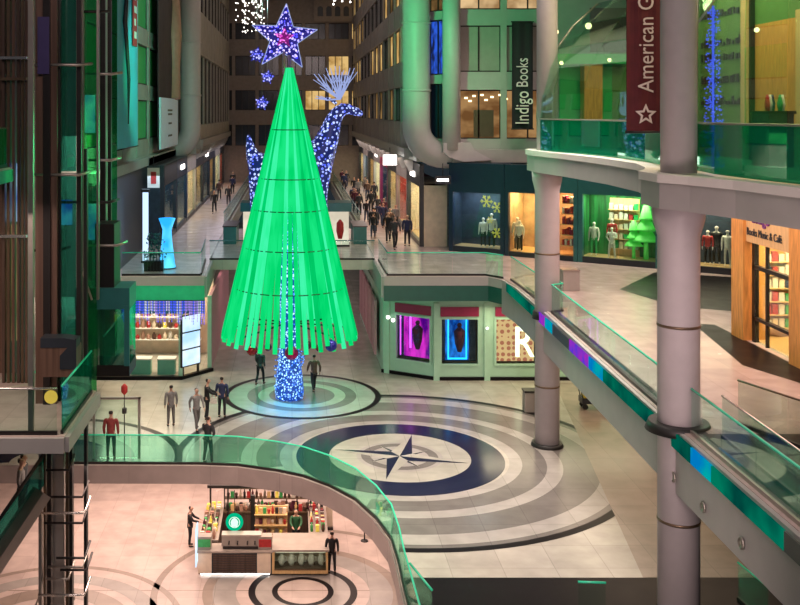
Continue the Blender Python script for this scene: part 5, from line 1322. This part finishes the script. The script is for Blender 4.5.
# upper left gallery: brown mullioned screen
sg = thing('gallery_screen', 'brown mullioned screen wall at the upper left corner', 'screen', (-8.6, 24, 5.3))
for i, px in enumerate((2, 7, 12, 17, 21, 25)):
    MB([['brown_cladding', 'bronze', 'shaft_brown'][i % 3]]).box(kx(px, 28.4)+8.6, kx(px+2.6, 28.4)+8.6, 4.4, 4.6, -.0, 18).build('mullion', None, sg)
for py in (58, 79, 236): z = kz(py, 28.3)-5.3; MB(['bright_steel' if py in (58, 236) else 'bronze']).box(kx(-14, 28.3)+8.6, kx(27, 28.3)+8.6, 4.2, 4.35, z-.04, z+.04).build('transom', None, sg)
glow('amber_back', (.12, .05, .02), .8, col2=(.55, .30, .14), scale=1.5, stretch=(3, 3, .5))
MB(['amber_back']).box(kx(8, 29)+8.6, kx(27, 29)+8.6, 5.3, 5.4, 1.0, 4.4).build('lit_back', None, sg)
MB(['window_blue']).box(kx(10, 29)+8.6, kx(27, 29)+8.6, 5.2, 5.28, 4.5, 6.2).build('lit_back', None, sg)
MB(['shaft_brown']).box(kx(-30, 29)+8.6, kx(28, 29)+8.6, 5.5, 5.6, -.0, 18).build('back_panel', None, sg)
MB(['window_blue']).box(lx(61, 30), lx(72, 30), 30, 30.05, kz(225, 30), kz(200, 30)).build('lit_pane', None, lt)
# escalator down at lower left
es = thing('escalator', 'escalator slanting down at the lower left corner', 'escalator', (0, 0, 0))
e0, e1 = K(42, 492, 26.8), K(-30, 600, 25.5)
MB(['steel']).bar(e0, e1, .6, .28).build('truss', None, es)
MB(['teal_glass']).slab([e0+Vector((0, .2, .1)), e1+Vector((0, .2, .1)), e1+Vector((0, .2, .9)), e0+Vector((0, .2, .9))], (0, .03, 0)).build('balustrade_glass', None, es)
MB(['rubber']).tube([e0+Vector((0, .2, .95)), e1+Vector((0, .2, .95))], .05, 8).build('handrail', None, es)
MB(['dark_stair_stone']).slab([e0+Vector((-.1, .4, .0)), e1+Vector((-.1, .4, .0)), e1+Vector((-.1, 1.5, .0)), e0+Vector((-.1, 1.5, .0))], (0, 0, .1)).build('step_band', None, es)
for px, py, Y, c, lab, h in ((9, 500, 26.6, 'coat_grey', 'person in pale grey riding the escalator at the lower left', .8), (13, 488, 26.9, 'coat_charcoal', 'person in dark coat riding above on the escalator', .85)):
    k = K(px, py, Y); f_ = (e0.x-k.x)/(e0.x-e1.x); zz = e0.z+(e1.z-e0.z)*f_+.14
    person(lab, (k.x, e0.y+1.0 if c == 'coat_grey' else e0.y+1.2, zz), 90, 'stand', c, 'trousers_jeans', h=.95)

# ============================================================ LEVEL-THREE SHOP SEEN THROUGH THE BAYS
up = thing('upper_shop', 'upper shop interior with orange wood and green walls behind the glass bays', 'shop interior', (10, 41, Z3))
def ub(nm, mat, x0, x1, y0, y1, z0, z1): return MB([mat]).box(x0-10, x1-10, y0-41, y1-41, z0-Z3, z1-Z3).build(nm, None, up)
principled('board_green', (.10, .22, .06), .6, var=.1); principled('bright_green_wall', (.02, .42, .12), .5)
W = lambda px, Y: (px-CX)*Y/F
ub('end_wall', 'bright_green_wall', W(560, 42), W(612, 42), 42, 42.2, Z3, 15.0); ub('end_wall', 'board_green', W(612, 42), 17, 42, 42.2, Z3, 17)
ub('end_wall', 'dark_paint', W(590, 41.9), W(628, 41.9), 41.85, 41.95, kz(52, 41.9), kz(8, 41.9))
ub('pilaster', 'orange_wood', W(583, 41.4), W(601, 41.4), 41.2, 41.8, Z3, kz(58, 41.4))
ub('beam', 'leaf_green_pane', W(556, 41.3), W(628, 41.3), 41.1, 41.5, kz(64, 41.3), kz(54, 41.3))
ub('side_wall', 'board_green', 15, 15.2, 33.0, 42, Z3, 19); ub('side_wall', 'orange_wood', 15, 15.2, 22, 33.0, Z3, kz(18, 30)); ub('side_wall', 'board_green', 15, 15.2, 22, 33, kz(18, 30), 19)
ub('pilaster', 'sand_wood', 14.8, 15, 32.6, 33.0, Z3, 19); ub('pilaster', 'sand_wood', 14.8, 15, 29.0, 29.4, Z3, 16); ub('pilaster', 'dark_steel', 14.85, 15, 32.4, 32.5, Z3, 19)
ub('shop_ceiling', 'soffit_paint', 10.9, 20, 18, 42.2, 19, 19.2)
for i, (yy, py, s_) in enumerate(((34, 22, 'NEW'), (33.9, 38, 'MUSIC'), (33.9, 58, 'BOOKS'), (33.9, 78, 'CAFE'), (33.9, 98, 'GIFTS'))): pass
m = MB(['dark_paint']); r9 = random.Random(6)
for py in (10, 40, 55, 78, 100):
    z = kz(py, 34.2)-Z3; y = 36.6
    while y > 33.4:
        h = r9.uniform(.12, .3); w = r9.uniform(.08, .2); m.box(4.96, 4.99, y-41-w, y-41, z-.15, z-.15+h); y -= w+r9.uniform(.05, .15)
m.build('wall_lettering', None, up)
for x, y, z, lab in ((W(555, 40.5), 40.5, kz(32, 40.5), 'left round white lamp inside the domed glass bay'), (W(588, 40), 40, kz(26, 40), 'right round white lamp inside the domed glass bay'), (W(561, 40.5), 40.5, kz(63, 40.5), 'small warm downlight on the green beam inside the bay, left one'), (W(609, 40.5), 40.5, kz(60, 40.5), 'small warm downlight on the green beam inside the bay, right one'), (W(756, 31), 31, kz(30, 31), 'small warm downlight before the orange wall in the right bay'), (W(798, 29.4), 29.4, kz(21, 29.4), 'small warm downlight at the right edge of the right bay')):
    lampspot(lab, (x, y, z), .13 if 'round' in lab else .08, 'warm_lamp', nm='downlight')
m = thing('dark_counter', 'dark display counter behind the glass of the right bay', 'counter', (13.6, 28.4, Z3)); MB(['dark_paint']).box(-.3, .4, -.5, .5, 0, 1.5).build('body', None, m); MB(['dark_steel']).box(-.35, .45, -.55, .55, 1.5, 1.58).build('top', None, m)
for i in range(5):
    tag(MB([['cloth_red', 'cloth_white', 'coat_navy', 'cloth_green', 'cloth_white'][i]]).lathe([(.06, 0), (.08, .2), (.05, .36), (.03, .46)], seg=10).build('bottle', None, None, (13.4+.12*i, 28.2+.1*(i % 3), Z3+1.582)), 'small bottle on the dark counter in the right bay', 'bottle', 'bottles on the dark counter')
t = thing('trunk_reflection', 'column of blue glowing specks standing for the trunk reflection in the right glass bay', 'string lights', (W(713, 27), 27, Z3+.02))
m = MB(['icicle_blue']); m.tube([(0, 0, 0), (0, 0, 4.4)], .03, 6)  # glowing specks modelled in place of the tree trunk's reflection in the glass
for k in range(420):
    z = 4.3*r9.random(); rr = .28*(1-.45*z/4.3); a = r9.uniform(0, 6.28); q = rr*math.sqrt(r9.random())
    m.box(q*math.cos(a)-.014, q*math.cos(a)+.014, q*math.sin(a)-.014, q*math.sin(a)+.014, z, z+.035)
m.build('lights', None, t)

# ============================================================ LIGHT
G = (.05, 1, .32)
def spot(name, loc, tgt, power, col, ang=60, size=.3, blend=.6):
    la = bpy.data.lights.new(name, 'SPOT'); la.energy = power; la.color = col; la.spot_size = R(ang); la.spot_blend = blend; la.shadow_soft_size = size
    o = bpy.data.objects.new(name, la); COL.objects.link(o); o.location = loc
    d = Vector(tgt)-Vector(loc); o.rotation_euler = d.to_track_quat('-Z', 'Y').to_euler(); return o
areal('court_lamp', (6, 35, 25), 10, 1850, (1, .86, .76), sy=10, spread=70)
areal('court_lamp', (-8, 42, 12), 3, 420, (1, .92, .74), sy=4, spread=100)
areal('rear_fill', (2, 4, 24), 14, 2500, (1, .78, .74), rot=(62, 0, 0), sy=8)  # unseen fill added on the camera side to lift the dark columns
areal('lower_column_fill', (5, 15, 2.5), 2, 100, (1, .76, .70), rot=(88, 0, -12), sy=2, spread=80)  # unseen fill added for the thick column below the promenade slab
areal('near_column_fill', (6.5, 13, 9.0), 3, 130, (1, .72, .70), rot=(85, 0, -14), sy=2, spread=70)  # unseen pink fill added to brighten the thick column
areal('promenade_lamp', (13, 34, 10.2), 5, 850, (1, .68, .60), sy=18)
areal('promenade_back_lamp', (12, 50, 21), 8, 600, (1, .74, .70), sy=5, spread=100)
areal('coffee_lamp', (kx(262, 41), 41.5, -2.2), 4, 70, (1, .82, .6), sy=3)
areal('lower_lamp', (-3, 45, -.8), 16, 2000, (1, .70, .58), sy=10)
areal('lower_near_lamp', (-3, 30, 3.4), 6, 1300, (1, .70, .60), sy=6) 
areal('under_promenade_lamp', (14, 38, 4.8), 6, 420, (1, .72, .50), sy=16)
areal('under_promenade_lamp', (13, 47, 3.6), 8, 200, (1, .85, .55), sy=2)
areal('walkway_lamp', (6, 82, 10.1), 2, 700, (1, .78, .70), sy=46)
areal('walkway_lamp', (-6, 82, 9.8), 2, 450, (.9, .80, .95), sy=46)
areal('left_walk_lamp', (-6.5, 51, 9.8), 3, 160, (.6, .8, 1), sy=6)
spot('banner_fill', (-1, 46, 18), (-8.2, 56, 15), 2600, (.45, .95, 1), 60)  # unseen cyan spot added to brighten the left wall banner
spot('tower_green_fill', (1, 36, 12), (-6.4, 28, 9), 1600, G, 50)  # unseen green spot added to tint the lift tower
areal('galleria_lamp', (0, 80, 26), 8, 850, (1, .82, .68), sy=50)
areal('concourse_lamp', (0, 62, 4.6), 6, 160, (1, .75, .8), sy=16)
areal('upper_shop_lamp', (13, 30, 18.8), 3, 1300, (1, .72, .42), sy=14)
areal('gallery_lamp', (-10, 24, 10.8), 3, 130, (1, .7, .5), sy=6)
areal('landing_lamp', (-8, 22, 10.6), 3, 260, (1, .75, .65), sy=3)
spot('tree_floor_fill', (TX, TY, 7), (.3, 45.2, 0), 5500, (.03, 1, .50), 62, .6, .5)  # added spot strengthening the tree's green glow on the floor
spot('tree_floor_fill', (TX, TY-1.2, 2.6), (TX, 43.6, 0), 700, (.02, .22, 1), 90, .3, .9)  # added blue spot colouring the floor in front of the trunk
# added green spots standing in for the tree's glow on the court walls

spot('tree_glow_fill', (2.5, 46, 18), (9.5, 56, 17), 4200, G, 58)
spot('tree_glow_fill', (0, 42, 15), (9, 39, 11.0), 1400, G, 30)
spot('tree_glow_fill', (-2, 44, 15), (-9, 56, 15), 3200, G, 50)
spot('tree_glow_fill', (2, 40, 9), (9.2, 31, 4.6), 900, (.1, 1, .45), 44)
w = bpy.data.worlds.new('world'); sc.world = w; w.use_nodes = True
bg = w.node_tree.nodes['Background']; bg.inputs[0].default_value = (.05, .07, .09, 1); bg.inputs[1].default_value = .35

# ============================================================ CAMERA
cd = bpy.data.cameras.new('camera'); cam = bpy.data.objects.new('camera', cd); COL.objects.link(cam)
cam.location = (0, 0, EYE); cam.rotation_euler = (R(90), 0, 0)
cd.sensor_fit = 'HORIZONTAL'; cd.sensor_width = 36; cd.lens = F/800*36
cd.shift_x = (400-CX)/800; cd.shift_y = -(302.5-HY)/800
cd.clip_end = 400; cd.clip_start = .1
sc.camera = cam
sc.view_settings.view_transform = 'Standard'; sc.view_settings.look = 'None'; sc.view_settings.gamma = 1; sc.view_settings.use_curve_mapping = False
sc.view_settings.exposure = -0.08
sc.cycles.use_denoising = True; sc.cycles.max_bounces = 8; sc.cycles.transparent_max_bounces = 16; sc.cycles.sample_clamp_indirect = 4
sc.cycles.diffuse_bounces = 3; sc.cycles.glossy_bounces = 3
